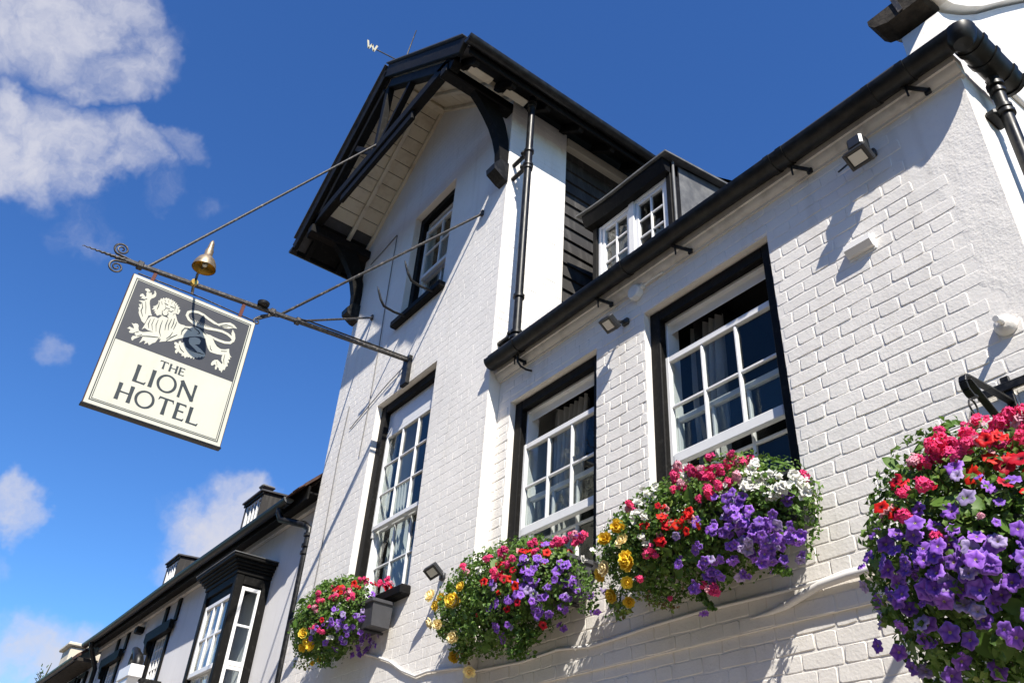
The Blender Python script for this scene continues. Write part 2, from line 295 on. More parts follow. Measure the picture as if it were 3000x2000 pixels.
# ------------------------------------------------------------------ setting
def struct(mb, name, m): o = mb.build(name, m); o['kind'] = 'structure'; return o
struct(MB().quad((-900, -900, -.03), (900, -900, -.03), (900, 900, -.03), (-900, 900, -.03)), 'ground', 'dirtland')
struct(MB().quad((-200, -9.2, -.026), (200, -9.2, -.026), (200, -4.4, -.026), (-200, -4.4, -.026)), 'road', 'asphalt')
struct(MB().box(-200, 200, -4.25, .3, -.2, .1), 'pavement', 'paving')
struct(MB().box(-200, 200, -4.4, -4.25, -.2, .105, .02), 'kerb', 'kerb')
struct(MB().box(-200, 200, -13, -9.35, -.2, .1), 'far_pavement', 'paving')

# unseen houses added across the street, behind the viewer, to block low sky light
def across():
    xs = [-34, -25, -17.5, -9, -1.5, 7, 15]; hs_ = [7.6, 8.4, 7.2, 8.8, 7.9, 8.5]; ms = ['brickred', 'render', 'brickred', 'soffit', 'brickred', 'render']
    lab = ['added unseen brown brick house across the street, far left', 'added unseen white rendered house across the street, second from left', 'added unseen brown brick house across the street, third from left', 'added unseen cream house across the street facing the tower', 'added unseen brown brick house across the street facing the wing', 'added unseen white rendered house across the street, far right']
    for k in range(6):
        x0, x1, h = xs[k] + .01, xs[k + 1] - .01, hs_[k]; t = thing('added_opposite_house', lab[k], 'house', ((x0 + x1) / 2, -12.6, .1), 'unseen houses added across the street')
        MB().box(x0, x1, -20, -12.6, .1, h).build('wall', ms[k], t)
        MB().prism([(-12.2, h - .1), (-12.2, h + .02), (-16.3, h + 3.4), (-20.4, h + .02), (-20.4, h - .1), (-16.3, h + 3.2)], 'x', x0, x1).build('roof', 'clay' if k % 2 else 'slate', t)
        for i in range(3):
            for zz in (1.1, 4.2):
                cx = x0 + (x1 - x0) * (i + .5) / 3; w = MB().box(cx - .55, cx + .55, -12.6, -12.56, zz, zz + 1.6, .01).build('window', 'joinery', t); MB().box(cx - .48, cx + .48, -12.558, -12.552, zz + .08, zz + 1.52).build('pane', 'glass', w)
        MB().box((x0 + x1) / 2 + 1.6, (x0 + x1) / 2 + 2.3, -16.8, -15.8, h + 2.4, h + 4.6, .03).build('chimney', 'brickred', t)

# ------------------------------------------------------------------ bricks
def brick_variant(w, h, seed):
    r = random.Random(seed); mb = MB(); hw, hh = w / 2, h / 2; j = .0035; c = .007
    per = [(-hw + c, -hh), (0 + r.uniform(-.02, .02), -hh), (hw - c, -hh), (hw, -hh + c), (hw, hh - c), (hw - c, hh), (r.uniform(-.02, .02), hh), (-hw + c, hh), (-hw, hh - c), (-hw, -hh + c)]
    per = [(x + r.uniform(-j, j), z + r.uniform(-j, j) * .8) for x, z in per]; n = len(per)
    tilt = r.uniform(-.006, .006); tz = r.uniform(-.015, .015)
    for k, (sc, y) in enumerate(((0, .004), (.0006, -.55), (.0036, -1.0))):
        for x, z in per:
            l = math.hypot(x, z); f = 1 - sc / max(abs(x), abs(z), .02)
            yy = .004 if k == 0 else y * (.0033 + r.uniform(-.0005, .0005) + x * tilt + z * tz)
            s1 = (hw - sc) / hw; s2 = (hh - sc) / hh; mb.v.append((x * s1, yy, z * s2))
    for k in range(2):
        for i in range(n): q = (i + 1) % n; mb.f.append((k * n + i, k * n + q, (k + 1) * n + q, (k + 1) * n + i))
    mb.f.append(tuple(2 * n + i for i in range(n)))
    return mb
BW = {'S': .210, 'H': .1015}
VAR = {k: [brick_variant(BW[k], .0712, 100 * i + (7 if k == 'S' else 3)) for i in range(9)] for k in BW}
VME = {}
def flat_front(me):
    me.polygons.foreach_set('use_smooth', [len(p.vertices) < 6 for p in me.polygons])
def vmesh(k, i, m):
    if (k, i, m) not in VME:
        me = VAR[k][i].mesh('brick', 55); flat_front(me); me.materials.append(M[m]); VME[(k, i, m)] = me
    return VME[(k, i, m)]
def brick_field(parent, m, yf, x0, x1, z0, z1, holes, skip=None, n_single=300, seed=1, topline=None, flat=1.0):
    r = random.Random(seed); items = []; ch = .0776; nz = int((z1 - z0) / ch) + 1; PIT = .3235
    for c in range(nz):
        zc = z0 + (c + .5) * ch; x = x0 - .33 + (c % 2) * PIT / 2 + r.uniform(-.012, .012); k = 0      # Flemish bond
        while x < x1:
            typ = 'SH'[k]; k = 1 - k
            w = BW[typ] + r.uniform(-.004, .004); a, b = x, x + w; x = b + .006 + r.uniform(-.0015, .002)
            a = max(a, x0 + .002); b = min(b, x1 - .002)
            segs = [(a, b)]
            for (hx0, hx1, hz0, hz1) in holes:
                if zc + .03 > hz0 and zc - .03 < hz1:
                    ns = []
                    for (p, q) in segs:
                        if q <= hx0 or p >= hx1: ns.append((p, q))
                        else:
                            if p < hx0 - .03: ns.append((p, hx0 - .002))
                            if q > hx1 + .03: ns.append((hx1 + .002, q))
                    segs = ns
            for p, q in segs:
                if q - p < .03: continue
                cx = (p + q) / 2; zz = zc + .005 * noise.noise((cx * .9, zc * 2.1, seed)) + .0028 * noise.noise((cx * 4, zc * 7, 3))
                if topline and zz + .035 > topline(cx): continue
                pr = 1.0
                if skip:
                    pr = skip(cx, zz)
                    if pr <= 0: continue
                t = 'S' if q - p > .155 else 'H'; i = r.randrange(9)
                mw = Matrix.Translation((cx, yf, zz)) @ Matrix.Rotation(math.radians(r.gauss(0, .55)), 4, 'Y') @ Matrix.Diagonal(((q - p) / BW[t], flat * pr * r.uniform(.6, 1.25), r.uniform(.965, 1.03), 1))
                items.append((t, i, mw, cx, zz))
    items.sort(key=lambda e: (0 if in_view((e[3], yf, e[4]), -.01) else 1, (Vector((e[3], yf, e[4])) - CAM).length))
    for t, i, mw, cx, zz in items[:n_single]: add('brick', vmesh(t, i, m), parent, mw)
    mb = MB()
    for t, i, mw, cx, zz in items[n_single:]:
        s = VAR[t][i]; b = len(mb.v); mb.v += [tuple(mw @ Vector(p)) for p in s.v]; mb.f += [tuple(b + q for q in f) for f in s.f]
    o = mb.build('brick_courses', m, parent, 55); flat_front(o.data); o['kind'] = 'stuff'
def wall_sheet(mb, yf, x0, x1, z0, z1, holes, depth=.24):
    xs = sorted({x0, x1, *[h[0] for h in holes], *[h[1] for h in holes]}); zs = sorted({z0, z1, *[h[2] for h in holes], *[h[3] for h in holes]})
    xs = [v for v in xs if x0 <= v <= x1]; zs = [v for v in zs if z0 <= v <= z1]
    for a, b in zip(xs, xs[1:]):
        for c, d in zip(zs, zs[1:]):
            mx, mz = (a + b) / 2, (c + d) / 2
            if any(h[0] < mx < h[1] and h[2] < mz < h[3] for h in holes): continue
            mb.quad((a, yf, c), (b, yf, c), (b, yf, d), (a, yf, d))
    for h in holes:
        a, b, c, d = h[:4]; e = yf + depth
        mb.quad((a, yf, c), (a, e, c), (a, e, d), (a, yf, d)); mb.quad((b, yf, c), (b, yf, d), (b, e, d), (b, e, c))
        mb.quad((a, yf, d), (a, e, d), (b, e, d), (b, yf, d)); mb.quad((a, yf, c), (b, yf, c), (b, e, c), (a, e, c))

# ------------------------------------------------------------------ windows
def pane(parent, x0, x1, z0, z1, y, tilt=0.):
    o = MB().box(x0, x1, y - .002, y + .002, z0, z1).build('pane', 'glass', parent); return o
def sash(parent, x0, x1, z0, z1, y0, cols, rows, st=.045, top=.045, bot=.07, mun=.021, th=.04, mt='joinery', horns=False, arch=0., panes=True):
    mb = MB(); y1 = y0 + th
    mb.box(x0, x0 + st, y0, y1, z0, z1, .004); mb.box(x1 - st, x1, y0, y1, z0, z1, .004)
    mb.box(x0 + st - .001, x1 - st + .001, y0 + .002, y1 - .001, z1 - top, z1 - .001, .004); mb.box(x0 + st - .001, x1 - st + .001, y0 - .004, y1 - .001, z0, z0 + bot, .006)
    gx0, gx1, gz0, gz1 = x0 + st, x1 - st, z0 + bot, z1 - top; cw = (gx1 - gx0) / cols; rh = (gz1 - gz0) / rows
    for c in range(1, cols): mb.box(gx0 + cw * c - mun / 2, gx0 + cw * c + mun / 2, y0 + .006, y1 - .006, gz0 - .002, gz1 + .002, .005)
    for r_ in range(1, rows): mb.box(gx0 - .002, gx1 + .002, y0 + .008, y1 - .008, gz0 + rh * r_ - mun / 2, gz0 + rh * r_ + mun / 2, .005)
    if horns:
        for hx in (x0, x1 - st): mb.prism([(hx, z0 + .001), (hx + st, z0 + .001), (hx + st, z0 - .03), (hx + st * .75, z0 - .06), (hx + st * .3, z0 - .065), (hx, z0 - .045)], 'y', y0 + .004, y1 - .004)
    o = mb.build('sash', mt, parent, 35)
    if panes:
        for c in range(cols):
            for r_ in range(rows): pane(parent, gx0 + cw * c + mun / 2 - .002, gx0 + cw * (c + 1) - mun / 2 + .002, gz0 + rh * r_ + mun / 2 - .002, gz0 + rh * (r_ + 1) - mun / 2 + .002, y0 + .026)
    return o
def curtain(parent, x0, x1, z0, z1, y, folds=7, m='curtain', amp=.035, gather=None):
    mb = MB(); n = folds * 8; rows = 10; ph = random.random() * 6
    for r_ in range(rows + 1):
        z = z0 + (z1 - z0) * r_ / rows; g = 1 if gather is None else gather(r_ / rows)
        for i in range(n + 1):
            u = i / n; xx = x0 + (x1 - x0) * u * g
            mb.v.append((xx, y + amp * math.sin(u * folds * 6.283 + ph + .5 * math.sin(z * 3)) + .01 * math.sin(u * 31 + z * 5), z))
    for r_ in range(rows):
        for i in range(n): a = r_ * (n + 1) + i; mb.f.append((a, a + 1, a + n + 2, a + n + 1))
    return mb.build('curtain', m, parent, 80)
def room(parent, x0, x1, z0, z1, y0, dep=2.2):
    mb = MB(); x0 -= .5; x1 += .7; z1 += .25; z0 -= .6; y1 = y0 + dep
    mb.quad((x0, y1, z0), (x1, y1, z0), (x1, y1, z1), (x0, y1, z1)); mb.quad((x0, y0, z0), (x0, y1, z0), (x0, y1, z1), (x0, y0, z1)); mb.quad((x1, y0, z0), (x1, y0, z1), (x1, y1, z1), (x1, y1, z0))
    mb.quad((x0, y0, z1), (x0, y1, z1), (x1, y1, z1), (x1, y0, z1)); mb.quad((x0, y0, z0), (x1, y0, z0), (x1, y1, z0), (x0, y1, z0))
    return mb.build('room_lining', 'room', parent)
def frame_mb(x0, x1, z0, z1, w, wt, y0, y1, sides=(1, 1, 1, 0), c=.006):
    mb = MB(); mb.box(x0, x0 + w, y0, y1, z0, z1, c); mb.box(x1 - w, x1, y0, y1, z0, z1, c); mb.box(x0 + w - .001, x1 - w + .001, y0 + .002, y1 - .002, z1 - wt, z1 - .001, c); return mb

# ================================================================== hotel wing (right)
XR = -.97; XL = -4.95
wing = thing('hotel_wing', 'low white painted brick wing with two sash windows beneath a long black gutter', 'building', (-2.9, 0, 0))
HR = (-3.262, -2.226, 3.42, 5.045); HL = (-4.778, -3.745, 3.42, 5.005)
holes = [HR, HL]
mb = MB(); wall_sheet(mb, 0, XL, XR, 2.80, 5.40, holes, .3); wall_sheet(mb, .018, XL, XR, 0, 2.80, [], .1)
mb.quad((XL, 0, 2.8), (XR, 0, 2.8), (XR, .018, 2.8), (XL, .018, 2.8))
wwall = mb.build('wall', 'paint', wing)
def plaster_amt(x, z): return x - (-1.225 + .07 * noise.noise((z * 2.3, 1.7, 0)) + .05 * noise.noise((z * 9, 4, 0)) - .06 * max(0, (z - 4.3)) + .5 * max(0, 4.0 - z))
def skip(x, z):
    p = plaster_amt(x, z)
    if p > 0 or x > XR - .03: return 0
    if p > -.2: return .55 + .45 * min(1, -p / .2)
    return 1
brick_field(wwall, 'paint', 0, XL, XR, 2.80, 5.34, holes, skip, 300, 3)
brick_field(wwall, 'paint', .018, XL, XR, .1, 2.795, [], None, 0, 5)
# smeared roughcast near the corner
mb = MB(); nx, nzn = 60, 200
for j in range(nzn + 1):
    z = 2.81 + (5.36 - 2.81) * j / nzn
    for i in range(nx + 1):
        x = -1.62 + (XR - -1.62) * i / nx; p = plaster_amt(x, z); k = max(0, min(1, p / .12 + .4))
        y = .004 - k * (.0052 + .0010 * noise.noise((x * 38, z * 42, 2)) + .0008 * noise.noise((x * 110, z * 95, 5)) + .0018 * noise.noise((x * 9, z * 9, 8)))
        if k <= 0: y = .004
        mb.v.append((x, y, z))
for j in range(nzn):
    for i in range(nx): a = j * (nx + 1) + i; mb.f.append((a, a + 1, a + nx + 2, a + nx + 1))
mb.build('roughcast_patch', 'rough', wwall, 60)
# side (gable end) wall, parapet with raking coping
mb = MB()
prof = [(.0, 0), (.0, 5.80), (.03, 5.84), (.06, 5.86), (.145, 5.93), (.25, 6.02), (.4, 6.15), (.7, 6.44), (1.2, 6.97), (2.1, 7.9), (3.2, 9.0), (5.4, 6.8), (6.4, 5.8), (6.4, 0)]
mb.prism([(y + .003, z) for y, z in prof], 'x', XR - .21, XR)
gw = mb.build('gable_wall', 'rough', wing, 40)
rr = random.Random(8); nb = MB()
mb = MB(); cp = [(-.02, 5.90), (.06, 5.905), (.145, 5.955), (.25, 6.045), (.4, 6.175), (.7, 6.465), (1.2, 6.995), (2.1, 7.925), (3.2, 9.03)]
for (a, b), (c, d) in zip(cp, cp[1:]):
    t = Vector((0, c - a, d - b)).normalized(); n_ = Vector((0, -t.z, t.y)) * .11
    A, B = Vector((0, a, b)), Vector((0, c, d)); L, R_ = Vector((XR - .27, 0, 0)), Vector((XR + .055, 0, 0))
    for q in ((A + L, B + L, B + R_, A + R_), (A + L + n_, A + R_ + n_, B + R_ + n_, B + L + n_), (A + L, A + L + n_, B + L + n_, B + L), (A + R_, B + R_, B + R_ + n_, A + R_ + n_)): mb.quad(*q)
mb.build('coping', 'paint', gw, 40)
mb = MB(); mb.prism([(XR - .32, 5.945), (XR - .29, 5.90), (XR - .215, 5.865), (XR - .02, 5.865), (XR + .004, 5.88), (XR + .004, 5.985), (XR - .32, 5.985)], 'y', -.10, .06); mb.box(XR - .30, XR - .0, -.08, .05, 5.986, 6.01, .01)
mb.build('kneeler_stone', 'stone', gw)
mb = MB(); mb.bar((-1.10, -.106, 5.87), (-1.17, -.106, 6.32), .028, .008); mb.build('strap', 'iron', gw)
# cornice below the gutter
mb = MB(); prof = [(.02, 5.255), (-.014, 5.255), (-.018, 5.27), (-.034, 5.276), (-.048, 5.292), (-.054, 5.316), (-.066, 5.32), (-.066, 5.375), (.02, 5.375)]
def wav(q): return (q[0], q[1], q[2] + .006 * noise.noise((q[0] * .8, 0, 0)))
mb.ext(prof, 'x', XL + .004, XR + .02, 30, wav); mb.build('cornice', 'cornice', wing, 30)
# main gutter with brackets
GY, GZ, GR = -.13, 5.40, .072
def sag(q): return (q[0], q[1], q[2] + .008 * math.sin(q[0] * 1.7) + .005 * noise.noise((q[0] * 1.3, 2, 0)))
mb = MB(); mb.ext(halfround(GY, GZ, GR), 'x', XL + .03, -.87, 40, sag); mb.prism(arc(GY, GZ + .002, GR - .003, 180, 360, 12), 'x', XL + .026, XL + .036)
pr = [(GY - GR - .004, GZ + .004)] ; gut = mb.build('gutter', 'blackpvc', wing, 40)
for gx in (-4.55, -3.3, -2.02, -1.93, -1.36, -1.16):
    MB().ext(halfround(GY, GZ, GR + .006, .012), 'x', gx - .02, gx + .02, 1, sag).build('joint_collar', 'blackpvc', gut, 40)
for gx, ex in ((-4.62, -4.58), (-3.62, -3.56), (-2.86, -2.8), (-1.93, -1.87), (-1.2, -1.14)):
    mb = MB(); mb.bar((gx - .02, -.11, 5.335), (ex + .02, -.045, 5.262), .024, .012, .003); mb.bar((gx, -.1, 5.335), (gx + .004, -.1, 5.245), .010, .010, .002); mb.box(ex + .0, ex + .034, -.05, -.03, 5.24, 5.275, .004)
    mb.build('bracket', 'black', gut)
mb = MB(); mb.tube([(-4.58, -.10, 5.33), (-4.575, -.10, 5.25), (-4.55, -.085, 5.2), (-4.52, -.05, 5.17), (-4.50, -.01, 5.165)], .009, 8); mb.build('spout_hook', 'black', gut, 60)
# gutter return and downpipe on the gable end
RX = -.868
mb = MB(); mb.ext(halfround(RX, GZ - .003, GR), 'y', -.13, .36, 6); gr = mb.build('gutter_return', 'blackpvc', wing, 40)
mb = MB(); mb.lathe([(.0, -.09), (.045, -.085), (.066, -.06), (GR + .004, -.01), (GR + .004, .006), (GR - .002, .006)], (RX, GY, GZ - .012), n=20); mb.build('corner_piece', 'blackpvc', gr, 40)
for gy in (-.02, .1, .27): MB().ext(halfround(RX, GZ - .003, GR + .007, .013), 'y', gy - .018, gy + .018).build('joint_collar', 'blackpvc', gr, 40)
MB().prism(arc(RX, GZ - .001, GR + .012, 180, 360, 14), 'y', .35, .372).build('stop_end', 'blackpvc', gr)
DX, DY = -.895, .2
mb = MB(); mb.lathe([(.031, 0), (.031, 5.03)], (DX, DY, .3), n=18); dp = mb.build('downpipe', 'blackpvc', wing, 50)
for z, r in ((5.27, .043), (5.22, .039), (5.10, .039), (5.06, .043), (3.6, .039)): MB().lathe([(.031, -.014), (r, -.011), (r, .011), (.031, .014)], (DX, DY, z), n=18).build('socket', 'blackpvc', dp, 50)
MB().box(DX - .075, DX - .02, DY - .07, DY + .07, 5.04, 5.08, .01).build('pipe_clip', 'blackpvc', dp)
# roof of the wing (hidden behind the gutter from the street)
mb = MB(); mb.prism([(-.16, 5.42), (-.16, 5.455), (3.2, 8.9), (6.6, 5.455), (6.6, 5.42), (3.2, 8.86)], 'x', XL + .02, XR - .22); wr = mb.build('roof', 'slate', wing)
# the two first-floor sash windows
def sash_window(h, y, rail_top, rail_mid, rail_bot, lo_top, fw=.088, head=.085, cols=3, curt=None):
    x0, x1, z0, z1 = h
    w = frame_mb(x0 + .001, x1 - .001, z0 + .002, z1 - .002, fw, head, y, y + .06).build('window', 'blackwood', wing)
    MB().box(x0 - .03, x1 + .03, y - .11, y + .1, z0 - .075, z0 + .0, .012).build('sill', 'black', w)
    ix0, ix1 = x0 + fw, x1 - fw
    mb = MB(); mb.box(ix0 - .02, ix0 + .012, y + .061, y + .17, z0 + .01, z1 - head + .02, .003); mb.box(ix1 - .012, ix1 + .02, y + .061, y + .17, z0 + .01, z1 - head + .02, .003)
    mb.box(ix0 - .018, ix1 + .018, y + .063, y + .168, z1 - head - .012, z1 - head + .03, .003); mb.box(ix0 - .016, ix1 + .016, y + .098, y + .104, z1 - head - .075, z1 - head - .01, .002)
    mb.build('lining', 'joinery', w, 30)
    sash(w, ix0 - .018, ix1 + .018, rail_bot, rail_top, y + .042, cols, 2, horns=True)
    sash(w, ix0 - .016, ix1 + .016, z0 + .012, lo_top, y + .1, cols, 2, top=.04)
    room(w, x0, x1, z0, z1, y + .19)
    return w, ix0, ix1
wR, a, b = sash_window(HR, .05, 4.675, 4.285, 3.90, 4.25)
curtain(wR, a + .02, a + .27, 3.4, 5.0, .34, 5, gather=lambda t: .75 + .35 * t)
curtain(wR, b - .10, b + .1, 3.4, 5.0, .36, 3)
wL, a, b = sash_window(HL, .05, 4.62, 4.255, 3.87, 4.2)
curtain(wL, a + .06, a + .44, 3.4, 4.98, .36, 6, gather=lambda t: .7 + .35 * t); curtain(wL, b - .13, b + .1, 3.4, 4.98, .38, 4)
mb = MB(); MB().box(-4.14, -3.8, .9, .93, 4.35, 4.36).build('picture_rail', 'blind', wL)
# dormer
DYF = .7
dx0, dx1, dz0, dz1 = -4.60, -3.575, 6.1, 7.13
dm = MB(); dm.box(dx0, dx0 + .06, DYF, DYF + .12, dz0, dz1, .004); dm.box(dx1 - .055, dx1, DYF, DYF + .12, dz0, 7.25, .004); dm.box(dx0 + .002, dx1 - .002, DYF + .002, DYF + .12, dz0 - .1, dz0 + .3)
dorm = dm.build('dormer', 'blackwood', wing)
mb = MB(); mb.ext([(DYF - .05, 7.125), (DYF + .1, 7.125), (DYF + .1, 7.262), (DYF - .09, 7.262), (DYF - .09, 7.22)], 'x', dx0 - .06, dx1 + .0, 10, lambda q: (q[0], q[1], q[2] + .035 * ((q[0] + 4.1) / .5) ** 2 * (1 if q[0] < -4.1 else -.4))); mb.build('fascia', 'blackwood', dorm)
mb = MB(); mb.ext([(DYF - .12, 7.264), (DYF - .12, 7.282), (2.4, 7.56), (2.4, 7.53)], 'x', dx0 - .12, dx1 + .07, 10, lambda q: (q[0], q[1], q[2] + .035 * ((q[0] + 4.1) / .5) ** 2 * (1 if q[0] < -4.1 else -.4))); mb.build('dormer_roof', 'lead', dorm)
mb = MB(); mb.quad((dx1 - .004, DYF + .12, 5.9), (dx1 - .004, 2.3, 7.9), (dx1 - .004, 2.3, 7.5), (dx1 - .004, DYF + .12, 7.26)); mb.box(dx1 - .06, dx1 - .005, DYF + .121, 2.2, 6.3, 7.255); mb.build('cheek', 'lead', dorm)
mb = MB(); mb.tube([(dx1 + .012, DYF + .03, 6.2), (dx1 + .012, DYF + .03, 7.25)], .014, 8); mb.build('lead_roll', 'lead', dorm, 60)
mb = MB(); mb.box(dx0 + .061, dx0 + .10, DYF + .02, DYF + .09, dz0 + .3, dz1 - .006, .003); mb.box(dx1 - .09, dx1 - .056, DYF + .02, DYF + .09, dz0 + .3, dz1 - .006, .003); mb.box(-4.12, -4.05, DYF + .01, DYF + .09, dz0 + .3, dz1 - .008, .003); mb.box(dx0 + .1, dx1 - .09, DYF + .022, DYF + .088, dz1 - .04, dz1 - .007, .003)
mb.build('casement_frame', 'joinery', dorm, 30)
sash(dorm, dx0 + .102, -4.122, dz0 + .3, dz1 - .042, DYF + .03, 2, 3, st=.04, top=.04, bot=.06, mun=.022, th=.035); sash(dorm, -4.048, dx1 - .092, dz0 + .3, dz1 - .042, DYF + .03, 2, 3, st=.04, top=.04, bot=.06, mun=.022, th=.035)
curtain(dorm, dx0 + .08, dx0 + .3, 6.3, 7.1, DYF + .2, 4, 'blind'); curtain(dorm, -4.0, -3.66, 6.3, 6.8, DYF + .2, 6, 'blind')
mb = MB(); mb.box(dx0 + .05, dx1 - .06, DYF + .9, DYF + .95, 6.2, 7.25); mb.build('room_lining', 'room', dorm)

# ================================================================== hotel tower
TX0, TX1, TY = -8.15, -4.95, -.11; XC = -6.55; SL = .80; APX = 10.05
tower = thing('hotel_tower', 'tall gabled white brick tower with overhanging black timbered roof', 'building', (-6.55, 0, 0))
def ztop(x): return APX - SL * abs(x - XC)
HT = (-7.035, -5.88, 3.74, 5.90); HU = (-6.86, -5.985, 6.88, 8.40)
mb = MB(); wall_sheet(mb, TY, TX0, TX1, 0, 8.60, [HT, HU], .3)
mb.quad((TX0, TY, 8.6), (TX1, TY, 8.6), (TX1, TY, ztop(TX1)), (XC, TY, APX), (TX0, TY, ztop(TX0)))
mb.quad((TX1, TY, 0), (TX1, .62, 0), (TX1, .62, 8.72), (TX1, TY, 8.72)); mb.quad((TX0, TY, 0), (TX0, 4.5, 0), (TX0, 4.5, 8.72), (TX0, TY, 8.72))
mb.quad((TX0, 4.5, 0), (TX1, 4.5, 0), (TX1, 4.5, 8.7), (TX0, 4.5, 8.7))
twall = mb.build('wall', 'paint2', tower)
brick_field(twall, 'paint2', TY, TX0, TX1, .1, 10.0, [HT, HU], None, 300, 21, ztop, flat=.32)
# the narrow sunlit flank: brick courses on the side wall as well
side = MB(); r = random.Random(3)
for c in range(int((8.7 - 5.2) / .0776)):
    z = 5.2 + c * .0776; y = TY + .004
    while y < .61:
        w = min(r.choice((.211, .211, .1)), .614 - y)
        if w > .03:
            s = VAR['S' if w > .15 else 'H'][r.randrange(9)]; k = BW['S' if w > .15 else 'H']; b = len(side.v)
            for p in s.v: side.v.append((TX1 - p[1] * .7, y + w / 2 + p[0] * w / k, z + .0388 + p[2]))
            side.f += [tuple(b + q for q in f) for f in s.f]
        y += w + .006
o = side.build('flank_brick_courses', 'paint2', twall, 55); flat_front(o.data); o['kind'] = 'stuff'
low = MB(); z = .1
for c in range(int(5.2 / .0776)):
    s = VAR['H'][r.randrange(9)]; b = len(low.v); zz = .1 + c * .0776
    for p in s.v: low.v.append((TX1 - p[1] * .45, TY / 2 + p[0] * .106 / BW['H'], zz + .0388 + p[2]))
    low.f += [tuple(b + q for q in f) for f in s.f]
o = low.build('return_brick_courses', 'paint2', twall, 55); flat_front(o.data); o['kind'] = 'stuff'
# black weatherboarding behind the brick flank
wb = MB().box(TX1 - .3, TX1 - .075, .622, 4.4, 5.2, 8.75).build('boarded_wall', 'board', tower)
for c in range(17):
    z = 6.0 + c * .163
    MB().quad((TX1 - .073, .623, z + .17), (TX1 - .05, .623, z), (TX1 - .05, 2.6, z), (TX1 - .073, 2.6, z + .17)).quad((TX1 - .05, .623, z), (TX1 - .073, .623, z - .002), (TX1 - .073, 2.6, z - .002), (TX1 - .05, 2.6, z)).build('weatherboard', 'board', wb)
MB().box(TX1 - .07, TX1 + .01, .63, 2.8, 8.56, 8.68, .004).build('frieze_board', 'soffit', wb)
# windows of the tower
def tower_window(h, cols, up_rows, lo_rows, z_top, z_meet, rise, fw, y):
    x0, x1, z0, z1 = h; cx = (x0 + x1) / 2; hw = (x1 - x0) / 2
    mb = frame_mb(x0 + .001, x1 - .001, z0 + .002, z1 - .002, fw, fw * .95, y, y + .07); w = mb.build('window', 'blackwood', tower)
    MB().box(x0 - .06, x1 + .06, y - .15, y + .1, z0 - .085, z0 + .0, .014).build('sill', 'blackwood', w)
    ix0, ix1 = x0 + fw, x1 - fw
    mb = MB(); mb.box(ix0 - .02, ix0 + .01, y + .071, y + .17, z0 + .01, z1 - fw + .02, .003); mb.box(ix1 - .01, ix1 + .02, y + .071, y + .17, z0 + .01, z1 - fw + .02, .003); mb.box(ix0 - .018, ix1 + .018, y + .073, y + .168, z1 - fw - .012, z1 - fw + .03, .003)
    mb.build('lining', 'joinery', w, 30)
    sash(w, ix0 - .016, ix1 + .016, z_meet, z_top, y + .05, cols, up_rows, horns=True, bot=.05, mun=.02)
    sash(w, ix0 - .014, ix1 + .014, z0 + .012, z_meet + .045, y + .108, cols, lo_rows, top=.04, mun=.02)
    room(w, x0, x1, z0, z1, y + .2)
    # segmental head: plaster spandrels that round the square opening
    return w, ix0, ix1
wT, a, b = tower_window(HT, 3, 3, 2, 5.555, 4.53, .05, .105, TY + .06)
MB().box(a, b, TY + .115, TY + .125, 5.555, 5.80, .002).build('head_board', 'joinery', wT)
curtain(wT, a - .02, a + .25, 3.6, 5.85, .22, 5, 'blind'); curtain(wT, a + .25, b + .05, 3.6, 4.35, .24, 9, 'blind', amp=.015)
wU, a, b = tower_window(HU, 2, 2, 2, 8.20, 7.46, .07, .085, TY + .075)
MB().prism([(HU[0] + .02, 8.27), (-6.42, 8.37), (HU[1] - .02, 8.27), (HU[1] - .02, 8.39), (HU[0] + .02, 8.39)], 'y', TY + .072, TY + .09).build('arched_head', 'blackwood', wU)
curtain(wU, a, a + .2, 6.8, 8.3, .26, 4, 'blind')
# roof: two slabs with planked soffits
RY0, RY1 = -.93, 4.7; EX = 1.97; TH = .10
def slab(sgn):
    p = [(XC, APX + .05), (XC + sgn * EX, APX + .05 - SL * EX), (XC + sgn * EX, APX + .05 - SL * EX + TH), (XC, APX + .05 + TH * 1.2)]
    return MB().prism(p, 'y', RY0, RY1)
roof = slab(1).build('roof_slope', 'slate', tower); roof2 = slab(-1).build('roof_slope', 'slate', tower)
u = Vector((1, 0, -SL)).normalized()
for sgn, rf in ((1, roof), (-1, roof2)):
    t = Vector((sgn * u.x, 0, u.z)); nrm_ = Vector((sgn * -u.z, 0, u.x)); bw = .172
    for k in range(14):
        c = Vector((XC, -.50, APX + .035)) + t * (bw * (k + .5) + .02)
        if (c.x - XC) * sgn > 1.52: break
        MB().obox(c + nrm_ * random.uniform(-.002, .002), (t, Vector((0, 1, 0)), nrm_), (bw / 2 - .004, .39, .009), .003).build('soffit_board', 'soffit', rf)
    for ry in (-.41, -.125):
        c0 = Vector((XC, ry, APX - .01)); MB().bar(c0 + t * .03, c0 + t * 2.1, .05, .045, .004, side=nrm_).build('soffit_rafter', 'soffit', rf)
    for k in range(24):       # slate courses on top
        c = Vector((XC, 1.88, APX + .05 + TH * 1.15)) + t * (.1 * k + .06)
        MB().obox(c, (t, Vector((0, 1, 0)), nrm_), (.062, 2.83, .006)).build('slate_course', 'slate', rf)
MB().box(XC - .05, XC + .05, -.88, -.115, APX - .06, APX + .03, .006).build('ridge_board', 'soffit', roof)
MB().tube([(XC, RY0 - .02, APX + .2), (XC, RY1, APX + .2)], .085, 10).build('ridge_tile', 'slate', roof, 50)
MB().prism([(XC - .09, APX + .16), (XC + .09, APX + .16), (XC + .06, APX + .34), (XC - .02, APX + .36)], 'y', -.5, -.2).build('ridge_end', 'lead', roof)
